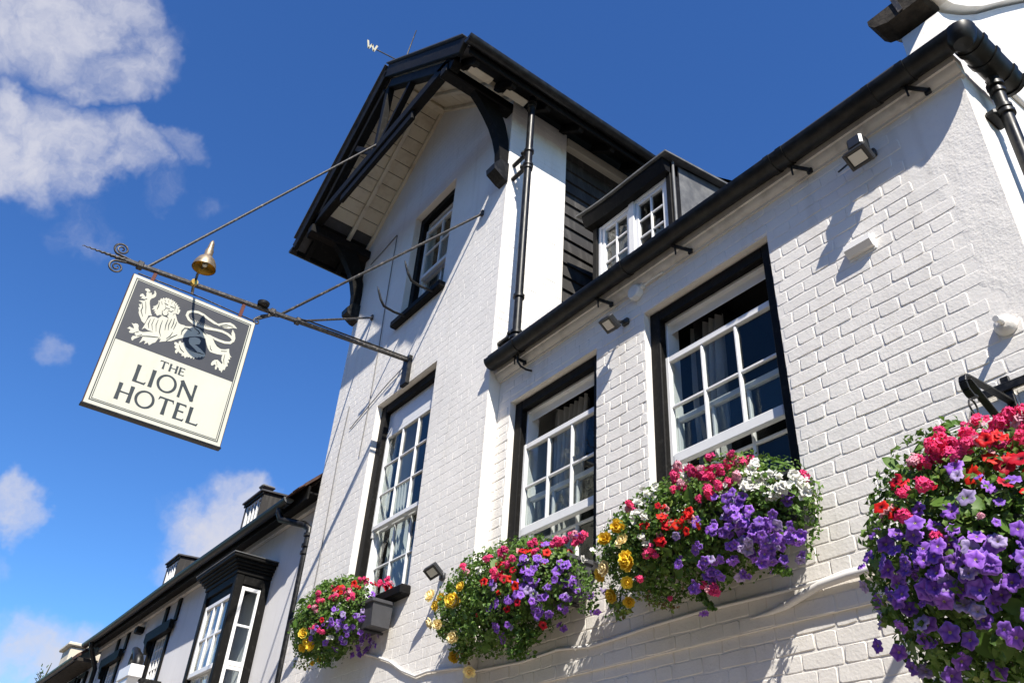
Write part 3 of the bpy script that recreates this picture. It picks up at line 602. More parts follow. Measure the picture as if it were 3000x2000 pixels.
# bargeboards and truss in front of the overhang
for sgn in (1, -1):
    t = Vector((sgn * u.x, 0, u.z)); nrm_ = Vector((sgn * -u.z, 0, u.x)); c0 = Vector((XC, RY0 - .03, APX + .06))
    MB().bar(c0 + t * .0, c0 + t * 2.50, .05, .17, .006, side=nrm_).build('bargeboard', 'blackwood', tower)
    c1 = Vector((XC, RY0 + .05, APX - .13)); MB().bar(c1 + t * .08, c1 + t * 2.16, .10, .11, .006, side=nrm_).build('truss_rafter', 'blackwood', tower)
    c2 = Vector((XC, RY0 - .035, APX + .2)); MB().bar(c2 + t * .02, c2 + t * 2.5, .09, .018, .003, side=nrm_).build('verge_tiles', 'slate', tower)
MB().box(-8.15, -4.90, RY0 + .0, RY0 + .1, 8.66, 8.80, .01).build('tie_beam', 'blackwood', tower)
MB().box(-7.35, -5.68, RY0 + .02, RY0 + .07, 8.53, 8.655, .012).build('pendant_board', 'blackwood', tower)
MB().box(XC - .045, XC + .045, RY0 + .01, RY0 + .09, 8.80, 9.86, .008).build('king_post', 'blackwood', tower)
for sgn in (1, -1): MB().bar((XC + sgn * .12, RY0 + .05, 8.83), (XC + sgn * .66, RY0 + .05, 9.34), .07, .07, .006).build('strut', 'blackwood', tower)
for bx in (-5.0, -8.10):
    MB().box(bx - .065, bx + .065, RY0 - .02, -.112, 8.53, 8.66, .012).build('wall_plate', 'blackwood', tower)
    inn = [(-.60, 8.535), (-.50, 8.44), (-.41, 8.33), (-.33, 8.21), (-.27, 8.08), (-.225, 7.92), (-.21, 7.76)]
    outr = [(-.112, 7.76), (-.112, 7.93), (-.13, 8.12), (-.18, 8.30), (-.25, 8.45), (-.30, 8.535)]
    br = MB().prism(inn + outr, 'x', bx - .045, bx + .045).build('curved_bracket', 'blackwood', tower)
    MB().prism([(-.215, 7.765), (-.285, 7.66), (-.275, 7.60), (-.16, 7.53), (-.112, 7.52), (-.112, 7.765)], 'x', bx - .07, bx + .07).build('corbel', 'black', br)
# right eave: soffit, rafter feet, gutter
EXX = XC + EX; zE = APX + .05 - SL * EX
for sgn in (1, -1):
    ex = XC + sgn * EX; wx = XC + sgn * 1.6
    MB().quad((ex, RY0 + .12, zE - .012), (wx, RY0 + .12, APX - SL * 1.6 + .038), (wx, RY1, APX - SL * 1.6 + .038), (ex, RY1, zE - .012)).build('eave_soffit', 'blackwood', tower)
    MB().box(ex - .012, ex + .012, RY0 + .02, RY1, zE - .06, zE + .1, .003).build('eave_fascia', 'blackwood', tower)
    mb = MB(); mb.ext(halfround(ex + sgn * .07, zE + .05, .062), 'y', RY0 - .05, RY1, 8); mb.prism(arc(ex + sgn * .07, zE + .052, .06, 180, 360, 10), 'y', RY0 - .054, RY0 - .046)
    g = mb.build('gutter', 'blackpvc', tower, 40)
    for k in range(12):
        y = -.78 + k * .44
        MB().bar((wx + sgn * .02, y, APX - SL * 1.62 - .02), (ex - sgn * .02, y, zE - .05), .07, .09, .006, side=(0, 0, 1)).build('rafter_foot', 'blackwood', tower)
for y0 in (-.70, -.26): MB().box(XC + 1.74, XC + 1.83, y0 - .08, y0 + .18, zE + .0, zE + .008).build('eave_panel', 'soffit', tower)
# tower downpipe
px, py = -4.70, -.045
mb = MB(); mb.tube([(px, py, 8.64), (px, py, 5.52)], .037, 14); dp = mb.build('downpipe', 'blackpvc', tower, 50)
for z, r_ in ((8.60, .047), (8.50, .05), (8.45, .046), (7.79, .05), (7.60, .052), (7.56, .048), (6.0, .05), (5.62, .052), (5.56, .06)): MB().lathe([(.037, -.018), (r_, -.014), (r_, .014), (.037, .018)], (px, py, z), n=16).build('socket', 'blackpvc', dp, 50)
for z in (7.79, 7.60, 5.63): MB().box(TX1 - .01, px - .02, py - .02, py + .02, z - .016, z + .016, .006).box(px - .075, px - .03, py - .05, py + .05, z - .02, z + .02, .01).build('pipe_clip', 'blackpvc', dp)

# ================================================================== hanging sign
SX = -6.45
sign = thing('hanging_sign', 'cream and grey lion hotel sign board hanging from a long iron bracket', 'sign', (SX, -.11, 6.18))
P0, P1 = Vector((SX, -.13, 6.17)), Vector((SX, -2.86, 5.968))
def bp(y): return P0 + (P1 - P0) * ((y - P0.y) / (P1.y - P0.y))
MB().bar(P0, P1, .034, .042, .005, side=(1, 0, 0)).build('bracket_bar', 'iron', sign)
mb = MB(); n = 26; pts = []; rs = []
for i in range(n + 1):
    t = i / n; y = -2.84 - .37 * t; pts.append(bp(y) + Vector((.004 * math.sin(t * 60), 0, .004 * math.cos(t * 60)))); rs.append(.017 * (1 - t) + .003)
MB().tube(pts, rs, 8).build('twisted_tip', 'iron', sign, 60)
def scroll(base, cen, a0, turns, r0, dirn, name='scroll'):
    pts = [Vector((SX, *base))]
    for i in range(44):
        t = i / 43; a = a0 + dirn * t * turns * 6.283; r = r0 * (1 - .86 * t); pts.append(Vector((SX, cen[0] + r * math.cos(a), cen[1] + r * math.sin(a))))
    MB().tube(pts, [.011] + [.0105 - .004 * i / 43 for i in range(44)], 6).build(name, 'iron', sign, 60)
scroll((-2.80, 5.985), (-2.925, 6.056), math.radians(-115), 1.9, .062, -1)
scroll((-2.80, 5.965), (-2.915, 5.872), math.radians(95), 1.9, .062, 1)
scroll((-1.56, 6.035), (-1.683, 5.905), math.radians(70), 1.4, .035, 1)
MB().tube([(SX, -1.50, 6.05), (SX, -1.58, 6.03), (SX, -1.65, 5.985), (SX, -1.69, 5.94)], .012, 8).build('scroll', 'iron', sign, 60)
for y, r in ((-2.75, .032), (-1.57, .03), (-1.32, .03)):
    p = bp(y); MB().bar(p + Vector((0, .025, 0)), p - Vector((0, .025, 0)), r * 2, r * 2.2, .008, side=(1, 0, 0)).build('collar', 'iron', sign)
MB().tube([bp(-2.70), Vector((-6.5, -.90, 8.83))], .0125, 8).build('stay_rod', 'iron', sign, 60)
MB().tube([bp(-1.48) + Vector((0, 0, .02)), Vector((-5.33, -.112, 7.385))], .0135, 8).build('stay_rod', 'iron', sign, 60)
MB().tube([bp(-1.28) + Vector((0, 0, .02)), Vector((-7.587, -.112, 7.34))], .0115, 8).build('stay_rod', 'iron', sign, 60)
for x, z in ((-5.33, 7.385), (-7.587, 7.34)): MB().box(x - .02, x + .02, -.135, -.109, z - .04, z + .03, .006).build('wall_fixing', 'iron', sign)
MB().box(SX - .06, SX + .06, -.155, -.109, 5.87, 6.21, .008).build('wall_plate', 'black', sign)
MB().tube([P0 + Vector((0, -.01, .03)), bp(-1.2) + Vector((0, 0, .045)), bp(-1.32) + Vector((0, 0, .03))], .008, 6).build('cable', 'black', sign, 60)
mb = MB(); p, q = bp(-1.34), bp(-1.06); mb.tube([p, p + Vector((.07, 0, -.04)), q + Vector((.07, 0, -.04)), q], .008, 6); mb.build('loop', 'iron', sign, 60)
MB().lathe([(.0, -.012), (.052, -.012), (.056, .012), (.0, .02)], bp(-1.68) + Vector((.05, 0, .02)), n=16).build('junction_cap', 'black', sign, 40)
# board
Y0, Y1, Z0, Z1 = -2.775, -1.692, 4.622, 5.868
board = MB().box(SX - .028, SX + .024, Y0, Y1, Z0, Z1, .004).build('sign_board', 'signedge', sign)
MB().box(SX - .032, SX + .028, Y0 - .008, Y1 + .008, Z0 - .014, Z0 + .004, .004).build('bottom_strip', 'black', board)
XF = SX + .0245
def sheet(name, m, parts, x, parent=board): 
    mb = MB()
    for ps in parts: mb.prism(ps, 'x', x - .0005, x + .0007)
    return mb.build(name, m, parent)
rect = lambda a, b, c, d: [(a, c), (b, c), (b, d), (a, d)]
sheet('cream_face', 'signcream', [rect(Y0 + .006, Y1 - .006, Z0 + .004, Z1 - .006)], XF)
def ring(i, w): a, b, c, d = Y0 + i, Y1 - i, Z0 + i, Z1 - i; return [rect(a, b, c, c + w), rect(a, b, d - w, d), rect(a, a + w, c + w, d - w), rect(b - w, b, c + w, d - w)]
sheet('border_line', 'signink', ring(.034, .0075), XF + .0015); sheet('border_line', 'signink', ring(.049, .005), XF + .0015)
sheet('grey_panel', 'signgrey', [rect(Y0 + .054, Y1 - .054, 5.226, Z1 - .054)], XF + .0017)
LION = {'P':[[(-2.561,5.4456),(-2.5863,5.4585),(-2.6004,5.4783),(-2.6177,5.4998),(-2.6313,5.5231),(-2.6334,5.5421),(-2.6471,5.569),(-2.6346,5.5752),(-2.6538,5.5994),(-2.6366,5.6046),(-2.6351,5.6257),(-2.6642,5.6294),(-2.6429,5.6422),(-2.6206,5.6487),(-2.6222,5.6629),(-2.6413,5.6635),(-2.6553,5.6564),(-2.6455,5.6771),(-2.6584,5.6753),(-2.6686,5.6735),(-2.6671,5.6948),(-2.6526,5.7091),(-2.6355,5.6973),(-2.6239,5.686),(-2.6214,5.7045),(-2.6296,5.7279),(-2.6253,5.744),(-2.6454,5.7474),(-2.6476,5.7636),(-2.6288,5.7734),(-2.61,5.7657),(-2.6031,5.7519),(-2.5909,5.7478),(-2.5845,5.7268),(-2.5745,5.7389),(-2.5695,5.7588),(-2.5788,5.7714),(-2.5705,5.7805),(-2.5548,5.7594),(-2.5509,5.7336),(-2.5607,5.7113),(-2.5755,5.6969),(-2.5828,5.676),(-2.5771,5.6447),(-2.5648,5.6167),(-2.5535,5.5884),(-2.5399,5.5614),(-2.5257,5.5414),(-2.5525,5.5317),(-2.5538,5.5009),(-2.5567,5.4662)],[(-2.512,5.7049),(-2.5072,5.735),(-2.4964,5.7266),(-2.4918,5.7484),(-2.4789,5.7424),(-2.4704,5.7607),(-2.4571,5.7535),(-2.4492,5.7645),(-2.4399,5.7518),(-2.427,5.7653),(-2.4226,5.7501),(-2.4093,5.7624),(-2.4068,5.7441),(-2.3939,5.7576),(-2.391,5.7381),(-2.3747,5.7498),(-2.3768,5.7278),(-2.3596,5.7365),(-2.3625,5.7176),(-2.3435,5.7201),(-2.3499,5.703),(-2.3317,5.6947),(-2.332,5.6704),(-2.3366,5.6475),(-2.3507,5.6475),(-2.3622,5.6487),(-2.3727,5.6367),(-2.3756,5.6181),(-2.3834,5.5972),(-2.3969,5.5771),(-2.4118,5.5902),(-2.4319,5.5838),(-2.4538,5.5833),(-2.4738,5.5769),(-2.4902,5.5587),(-2.5068,5.5776),(-2.5154,5.57),(-2.5121,5.5953),(-2.5278,5.5842),(-2.5213,5.6078),(-2.5449,5.596),(-2.5346,5.6249),(-2.5459,5.6262),(-2.5272,5.6457),(-2.5165,5.6648),(-2.5147,5.6863),(-2.5225,5.7031)],[(-2.4529,5.5803),(-2.3965,5.5759),(-2.3751,5.6163),(-2.3618,5.6475),(-2.3461,5.6222),(-2.3284,5.5899),(-2.3117,5.5707),(-2.2935,5.5659),(-2.2555,5.5704),(-2.2699,5.5229),(-2.2661,5.4709),(-2.2853,5.422),(-2.3181,5.3836),(-2.3581,5.3619),(-2.3835,5.3469),(-2.404,5.3342),(-2.3999,5.3656),(-2.4165,5.3579),(-2.4082,5.3846),(-2.4223,5.4044),(-2.4541,5.4026),(-2.4859,5.4009),(-2.5175,5.3991),(-2.5381,5.4057),(-2.5469,5.4082),(-2.5634,5.3839),(-2.5548,5.434),(-2.5514,5.4754),(-2.5439,5.5124),(-2.531,5.5321),(-2.4961,5.5423),(-2.4736,5.5398)],[(-2.2907,5.5658),(-2.2489,5.5668),(-2.2032,5.5852),(-2.1487,5.594),(-2.0998,5.5829),(-2.0676,5.5707),(-2.0284,5.5753),(-2.0559,5.5488),(-2.0662,5.5236),(-2.1067,5.5251),(-2.1529,5.507),(-2.192,5.4854),(-2.234,5.4558),(-2.2707,5.4288),(-2.3183,5.3842),(-2.2843,5.4224),(-2.2658,5.4697),(-2.269,5.5234)],[(-2.4219,5.4033),(-2.4555,5.4073),(-2.5037,5.3892),(-2.5494,5.3644),(-2.5783,5.3638),(-2.59,5.3844),(-2.5947,5.4084),(-2.6061,5.4194),(-2.6239,5.4174),(-2.6313,5.4072),(-2.6523,5.407),(-2.6378,5.3943),(-2.6256,5.3805),(-2.6189,5.3674),(-2.6344,5.3666),(-2.6561,5.3692),(-2.668,5.3441),(-2.6522,5.3483),(-2.6396,5.3414),(-2.6474,5.3247),(-2.6393,5.3156),(-2.618,5.3224),(-2.6,5.3405),(-2.6016,5.3204),(-2.5803,5.3109),(-2.6086,5.3009),(-2.6147,5.2788),(-2.6063,5.2602),(-2.5955,5.2588),(-2.593,5.276),(-2.5811,5.288),(-2.5677,5.3039),(-2.5551,5.3227),(-2.5372,5.3246),(-2.538,5.3015),(-2.546,5.2592),(-2.5287,5.28),(-2.5221,5.2927),(-2.5041,5.2946),(-2.5079,5.2638),(-2.4844,5.2907),(-2.4706,5.2713),(-2.4568,5.2872),(-2.4524,5.299),(-2.433,5.3144),(-2.4248,5.3409),(-2.419,5.3665),(-2.4082,5.3846)],[(-2.1894,5.4765),(-2.1893,5.4464),(-2.1735,5.4203),(-2.147,5.4058),(-2.1204,5.3913),(-2.093,5.3739),(-2.0612,5.3815),(-2.0753,5.4118),(-2.1137,5.4277),(-2.132,5.4327),(-2.0977,5.4517),(-2.0951,5.4832),(-2.1118,5.5024),(-2.1512,5.501)],[(-2.0686,5.4081),(-2.0335,5.384),(-2.0253,5.3644),(-2.0389,5.3418),(-2.0455,5.3554),(-2.0582,5.3299),(-2.069,5.3383),(-2.0825,5.3159),(-2.0957,5.3232),(-2.1049,5.2961),(-2.1148,5.3114),(-2.1289,5.2921),(-2.1379,5.3044),(-2.1536,5.2909),(-2.1593,5.3014),(-2.174,5.2753),(-2.1847,5.2934),(-2.2043,5.2846),(-2.2068,5.303),(-2.2296,5.3059),(-2.2411,5.317),(-2.2466,5.2885),(-2.262,5.2946),(-2.2655,5.3158),(-2.2559,5.33),(-2.2697,5.3303),(-2.282,5.3443),(-2.2732,5.3615),(-2.2879,5.3646),(-2.2914,5.3861),(-2.276,5.3899),(-2.2571,5.382),(-2.2614,5.4065),(-2.2501,5.415),(-2.2344,5.399),(-2.2205,5.4187),(-2.2106,5.4033),(-2.1948,5.3774),(-2.1652,5.3711),(-2.1321,5.3728),(-2.0972,5.3687),(-2.0705,5.374)],[(-2.0742,5.5526),(-2.0281,5.5741),(-2.0064,5.5582),(-1.9846,5.5205),(-1.9541,5.4937),(-1.9165,5.4837),(-1.8844,5.4948),(-1.8519,5.5164),(-1.8431,5.4829),(-1.8273,5.4561),(-1.8093,5.4438),(-1.8267,5.4428),(-1.8178,5.4198),(-1.8343,5.4159),(-1.8178,5.3863),(-1.8335,5.3794),(-1.8204,5.3517),(-1.8345,5.3389),(-1.8371,5.3047),(-1.8509,5.3021),(-1.8568,5.2699),(-1.8666,5.2854),(-1.8803,5.2828),(-1.8884,5.3023),(-1.9044,5.3085),(-1.9015,5.2868),(-1.9127,5.2754),(-1.9208,5.2948),(-1.9179,5.3159),(-1.9313,5.3232),(-1.9409,5.3058),(-1.9537,5.3003),(-1.961,5.3168),(-1.9539,5.3431),(-1.9417,5.3617),(-1.916,5.3731),(-1.8957,5.362),(-1.8746,5.348),(-1.87,5.3633),(-1.8867,5.3827),(-1.8921,5.4137),(-1.8891,5.4352),(-1.9296,5.4238),(-1.9689,5.4196),(-1.9977,5.4201),(-2.0212,5.443),(-2.0412,5.4742),(-2.0603,5.5127)],[(-2.0108,5.7048),(-1.9811,5.7261),(-1.9511,5.7475),(-1.9087,5.7679),(-1.8709,5.7613),(-1.8343,5.7363),(-1.8574,5.7324),(-1.8689,5.7304),(-1.9038,5.7033),(-1.9371,5.6945),(-1.9728,5.695),(-1.9954,5.6912)],[(-1.8702,5.7122),(-1.8402,5.6773),(-1.8262,5.6349),(-1.8289,5.599),(-1.8522,5.5745),(-1.8529,5.6226),(-1.8711,5.6697)],[(-2.1886,5.6244),(-2.1757,5.6251),(-2.2301,5.6705)],[(-2.1676,5.6269),(-2.1546,5.6276),(-2.2091,5.669)],[(-2.1465,5.6294),(-2.1335,5.6301),(-2.1881,5.6674)],[(-2.1254,5.6319),(-2.1123,5.6326),(-2.167,5.6658)],[(-2.1042,5.6345),(-2.0911,5.6352),(-2.1459,5.6643)],[(-2.0829,5.637),(-2.0698,5.6377),(-2.1247,5.6627)],[(-2.0615,5.6396),(-2.0484,5.6403),(-2.1034,5.6611)],[(-2.0401,5.6421),(-2.0269,5.6428),(-2.0821,5.6595)],[(-2.0187,5.6447),(-2.0054,5.6454),(-2.0607,5.6579)]],'T':[(-2.0719,5.5652),(-2.0064,5.5582),(-1.9532,5.5555),(-1.9013,5.5588),(-1.8583,5.5751),(-1.8401,5.6077),(-1.8614,5.6325),(-1.9013,5.6486),(-1.95,5.6536),(-2.0063,5.6443),(-2.0715,5.6272),(-2.1386,5.6194),(-2.1967,5.6226),(-2.2411,5.639),(-2.2682,5.6706),(-2.2656,5.7052),(-2.2381,5.7292),(-2.19,5.7424),(-2.1424,5.7377),(-2.0907,5.7188),(-2.0341,5.7041),(-1.9979,5.7005)],'S':[(7,[(-2.4661,5.6248),(-2.4573,5.5951),(-2.44,5.5832),(-2.4208,5.5926),(-2.4122,5.6104),(-2.4217,5.6331)]),(6,[(-2.445,5.6558),(-2.4565,5.6296)]),(6,[(-2.4228,5.6463),(-2.395,5.6463),(-2.3839,5.6655)]),(10,[(-2.4697,5.702),(-2.4372,5.6955)]),(10,[(-2.4187,5.693),(-2.3832,5.692)]),(9,[(-2.4467,5.6618),(-2.415,5.6673)]),(5,[(-2.4565,5.6948),(-2.4492,5.6606)]),(7,[(-2.4,5.5688),(-2.4011,5.5076),(-2.3945,5.4573)]),(7,[(-2.3733,5.5817),(-2.3795,5.5179),(-2.3705,5.4686)]),(7,[(-2.3531,5.5983),(-2.349,5.546),(-2.3539,5.4965)]),(6,[(-2.4373,5.5372),(-2.4377,5.4834),(-2.4316,5.4265),(-2.41,5.3904)]),(6,[(-2.3274,5.5768),(-2.3292,5.5352),(-2.3335,5.4928)]),(6,[(-2.5286,5.5064),(-2.5309,5.4521),(-2.5157,5.4197)]),(5,[(-2.5021,5.526),(-2.5051,5.4644),(-2.4847,5.4146)]),(5,[(-2.4701,5.5281),(-2.4727,5.4733),(-2.4553,5.4153)]),(8,[(-2.2612,5.4732),(-2.2641,5.5122),(-2.2512,5.5453),(-2.223,5.5553),(-2.1938,5.542)]),(8,[(-2.1798,5.5827),(-2.142,5.5698),(-2.1226,5.5517),(-2.1383,5.5362)]),(8,[(-2.1344,5.594),(-2.0981,5.5769),(-2.0685,5.5634)]),(7,[(-2.3566,5.3659),(-2.3275,5.4156),(-2.2906,5.4595)]),(6,[(-2.3315,5.467),(-2.3405,5.4228),(-2.3625,5.3861)]),(6,[(-2.5084,5.6929),(-2.5049,5.6534),(-2.5079,5.6178)]),(5,[(-2.4958,5.7062),(-2.4821,5.6786)]),(5,[(-2.3917,5.7308),(-2.378,5.7029),(-2.3741,5.6703)]),(5,[(-2.3548,5.7006),(-2.3492,5.6619)]),(5,[(-2.4771,5.7364),(-2.466,5.7177)]),(5,[(-2.4463,5.7451),(-2.44,5.7239)]),(5,[(-2.4159,5.7465),(-2.4146,5.7228)]),(6,[(-2.6342,5.6228),(-2.6169,5.584),(-2.6195,5.549),(-2.5918,5.5024)]),(5,[(-2.6121,5.6475),(-2.5935,5.5956),(-2.578,5.5359)]),(6,[(-2.6246,5.6617),(-2.6076,5.6771)]),(6,[(-2.6164,5.7416),(-2.5974,5.7513)]),(6,[(-2.5435,5.3281),(-2.4916,5.3491),(-2.4231,5.3711)]),(5,[(-2.5977,5.3416),(-2.5788,5.357)]),(5,[(-2.578,5.312),(-2.547,5.3394)]),(6,[(-2.1693,5.3659),(-2.1188,5.3655),(-2.0697,5.3711),(-2.0395,5.3747)]),(6,[(-2.2489,5.3726),(-2.2291,5.3421),(-2.1963,5.3241)]),(6,[(-2.0047,5.5521),(-1.971,5.5132),(-1.9233,5.4874)]),(5,[(-1.9117,5.4656),(-1.8639,5.4837)]),(5,[(-1.8724,5.4494),(-1.8701,5.3967),(-1.8565,5.356)]),(5,[(-1.9223,5.3537),(-1.9076,5.3204)]),(5,[(-2.014,5.4799),(-1.9991,5.4463),(-1.9856,5.4389)]),(5,[(-1.9858,5.6993),(-1.9348,5.7307),(-1.8767,5.7373)]),(5,[(-1.9733,5.6969),(-1.9193,5.717)])]}
def stroke(P, w0, w1=None):
    out = []; n = len(P); w1 = w1 or w0
    for i, p in enumerate(P):
        a = Vector(P[max(i - 1, 0)]); b = Vector(P[min(i + 1, n - 1)]); t = (b - a).normalized(); k = Vector((-t.y, t.x)); out.append((Vector(p), k))
    L, R_ = [], []
    for i, (p, k) in enumerate(out):
        w = w0 if 0 < i < n - 1 else w1
        L.append(tuple(p + k * w / 2)); R_.append(tuple(p - k * w / 2))
    return [[L[i], L[i + 1], R_[i + 1], R_[i]] for i in range(n - 1)]
pp = []
for k, p in enumerate(LION['P']): pp.append(p)
mb = MB()
for k, ps in enumerate(pp): mb.prism(ps, 'x', XF + .0026, XF + .0036 + .00005 * k)
for k, ps in enumerate(stroke(LION['T'], .0235, .014)): mb.prism(ps, 'x', XF + .0026, XF + .0046 + .00003 * k)
mb.build('lion_emblem', 'signcream', board)
mb = MB()
for k, (w, P) in enumerate(LION['S']):
    for q, ps in enumerate(stroke(P, w * .00105, w * .00045)): mb.prism(ps, 'x', XF + .0040, XF + .0062 + .00002 * k)
mb.build('lion_lines', 'signink', board)
# lettering, flared roman capitals
def ln(x0, y0, x1, y1, w0, w1): 
    a, b = Vector((x0, y0)), Vector((x1, y1)); t = (b - a).normalized(); k = Vector((-t.y, t.x)); m = (a + b) / 2; w = (w0 + w1) / 2 * .86
    return [tuple(a + k * w0 / 2), tuple(m + k * w / 2), tuple(b + k * w1 / 2), tuple(b - k * w1 / 2), tuple(m - k * w / 2), tuple(a - k * w0 / 2)]
def glyph(ch):
    V, H = .17, .095
    if ch == 'L': return [ln(.1, 0, .1, 1, .21, .21), ln(.1, .045, .60, .045, .09, .10), [(.52, .0), (.62, .0), (.665, .17), (.62, .16), (.56, .09)]], .66
    if ch == 'I': return [ln(.1, 0, .1, 1, .21, .21)], .22
    if ch == 'T': return [ln(.42, 0, .42, 1, .21, .17), ln(.04, .955, .80, .955, .10, .10), [(.0, .80), (.04, .80), (.10, .91), (.06, 1.0), (.03, 1.0)], [(.84, .80), (.80, .80), (.74, .91), (.78, 1.0), (.81, 1.0)]], .84
    if ch == 'H': return [ln(.1, 0, .1, 1, .21, .21), ln(.72, 0, .72, 1, .21, .21), ln(.1, .5, .72, .5, .085, .085)], .82
    if ch == 'E': return [ln(.1, 0, .1, 1, .20, .20), ln(.1, .045, .54, .045, .09, .10), ln(.1, .53, .48, .53, .08, .09), ln(.1, .955, .52, .955, .09, .10), [(.46, 0), (.56, 0), (.60, .16), (.56, .15), (.50, .09)], [(.45, 1), (.54, 1), (.56, .85), (.52, .86), (.48, .91)]], .60
    if ch == 'N': return [ln(.09, 0, .09, 1, .14, .16), ln(.80, 0, .80, 1, .14, .16), ln(.04, .985, .82, .03, .2, .2)], .88
    if ch == 'O':
        out = []; n = 40
        for i in range(n):
            q = []
            for a, rx, ry in ((i, .52, .52), (i + 1, .52, .52), (i + 1, .375, .43), (i, .375, .43)):
                t = 6.28318 * a / n; q.append((.52 + rx * math.cos(t), .5 + ry * math.sin(t)))
            out.append(q)
        return out, 1.04
def word(txt, y0, y1, z0, h, name):
    gs = [glyph(c) for c in txt]; gap = .13; tot = sum(g[1] for g in gs) + gap * (len(gs) - 1); s = (y1 - y0) / tot; x = 0
    for (ps, adv), ch in zip(gs, txt):
        mb = MB()
        for k, p in enumerate(ps): mb.prism([(y0 + (x + a) * s, z0 + b * h) for a, b in p], 'x', XF + .0010, XF + .0026 + .00012 * (k % 7))
        mb.build('letter', 'signink', board); x += adv + gap
word('THE', -2.345, -2.137, 5.113, .071, 'T'); word('LION', -2.497, -2.008, 4.921, .156, 'L'); word('HOTEL', -2.578, -1.918, 4.73, .147, 'H')
# hangers
for y in (-2.62, -1.84):
    p = bp(y); MB().bar((SX, y, Z1 - .002), (SX, y + .01, p.z), .018, .03, .003, side=(0, 1, 0)).build('hanger', 'rust', sign)
MB().tube([(SX, -2.74, Z1 + .028), (SX, -2.2, Z1 + .045), (SX, -1.72, Z1 + .03)], .006, 6).build('hanger_wire', 'iron', sign, 60)
# lamp on a side arm
lampt = thing('sign_lamp', 'small bell shaped brass lamp on an arm over the hanging sign', 'lamp', tuple(bp(-2.3)))
LX, LY, LZ = -6.015, -2.33, 5.90
b0 = bp(-2.30)
MB().tube([b0 + Vector((0, 0, .0)), b0 + Vector((.06, 0, .03)), Vector((LX - .2, LY, LZ + .06)), Vector((LX - .03, LY, LZ + .05))], .011, 8).build('arm', 'iron', lampt, 60)
MB().lathe([(.03, -.02), (.034, 0), (.03, .02)], b0 + Vector((.03, 0, 0)), axis=(1, 0, 0), n=12).build('arm_boss', 'brass', lampt, 50)
MB().tube([b0 + Vector((.02, 0, 0)), b0 + Vector((-.01, .02, -.09))], .013, 8).build('drip_nib', 'zinc', lampt, 60)
pr = [(.098, .0), (.096, .012), (.088, .05), (.07, .09), (.046, .118), (.034, .13), (.034, .19), (.026, .21), (.02, .27), (.008, .30), (.001, .305)]
MB().lathe(pr, (LX, LY, LZ), n=24, caps=False).build('bell_shade', 'zinc', lampt, 50)
MB().lathe([(.095, .002), (.092, .014), (.084, .05), (.066, .088), (.04, .114), (.002, .12)], (LX, LY, LZ), n=24, caps=False).build('brass_lining', 'brass', lampt, 50)
MB().lathe([(.001, -.0), (.018, .006), (.022, .03), (.012, .07), (.012, .115)], (LX, LY, LZ + .02), n=12).build('bulb', 'lens', lampt, 60)

# ================================================================== small things on the walls
vane = thing('weather_vane', 'thin iron weather vane with a gilt W on the tower ridge', 'weather vane', (XC, -.77, APX + .2))
vz = 10.43
MB().tube([(XC, -.77, APX + .2), (XC, -.77, vz + .05)], .012, 8).build('spindle', 'iron', vane, 60)
MB().lathe([(.0, -.03), (.025, -.02), (.028, .02), (0, .03)], (XC, -.77, vz), n=10).build('boss', 'brass', vane, 60)
vc = Vector((XC, -.77, vz)); vw = Vector((XC, -1.17, vz - .055))
MB().tube([vc, vw], .008, 6).build('arm', 'iron', vane, 60)
MB().tube([vc, vc + Vector((.05, .0, .2)), vc + Vector((.15, .01, .53))], [.012, .010, .007], 6).build('arm', 'iron', vane, 60)
mb = MB(); wpts = [(-.065, .075), (-.035, -.06), (0, .045), (.035, -.06), (.065, .075)]
for a, b in zip(wpts, wpts[1:]): mb.bar(vw + Vector((0, -.06 + a[0], a[1])), vw + Vector((0, -.06 + b[0], b[1])), .024, .006, side=(1, 0, 0))
mb.build('letter_w', 'gilt', vane)

def floodlight(label, p, aim=(0, -.6, -.8), sz=.075, arm=None, m='lamp_black', pir=False, size=None):
    p = Vector(p); t = thing('floodlight', label, 'floodlight', tuple(p), 'floodlights on the hotel walls')
    d = Vector(aim).normalized(); x = Vector((1, 0, 0)); x = (x - d * x.dot(d)).normalized(); y = d.cross(x)
    c = p + Vector(arm or (0, -.10, -.04))
    MB().obox(c, (x, y, d), (sz, sz * .8, .018), .006).build('casing', m, t)
    MB().obox(c + d * .021, (x, y, d), (sz * .62, sz * .48, .004)).build('lens', 'lens', t)
    mb = MB(); fr = c + d * .02
    for s1 in (-1, 1): mb.obox(fr + x * (s1 * sz * .86), (x, y, d), (sz * .13, sz * .78, .006), .002); mb.obox(fr + y * (s1 * sz * .66), (x, y, d), (sz * .74, sz * .12, .0055), .002)
    mb.build('bezel', m, t)
    mb = MB(); mb.tube([p, (p + c) / 2 + Vector((0, 0, .01)), c - d * .015], .012, 8); mb.box(p.x - .03, p.x + .03, p.y - .02, p.y + .012, p.z - .025, p.z + .025, .006); mb.build('bracket', m, t, 50)
    if pir: MB().obox(c + Vector((0, .02, .10)), (Vector((1, 0, 0)), Vector((0, 1, 0)), Vector((0, 0, 1))), (.045, .042, .042), .012).build('sensor_box', m, t); MB().tube([c + Vector((-.05, .03, .07)), c + Vector((-.1, .06, .06)), c + Vector((-.17, .08, .07))], .006, 6).build('lead_wire', m, t, 60)
    return t
floodlight('small black floodlight beside the left sash window below the gutter', (-3.43, -.008, 5.055), (-.25, -.55, -.8), .068, (-.02, -.13, -.06))
floodlight('black floodlight with a sensor box below the gutter near the corner', (-1.50, -.012, 5.12), (-.05, -.55, -.83), .066, (-.01, -.12, -.085), pir=True)
floodlight('slim floodlight jutting from the tower wall by the left window box', (-5.34, -.115, 3.69), (.3, -.55, -.75), .06, (.07, -.13, -.005))
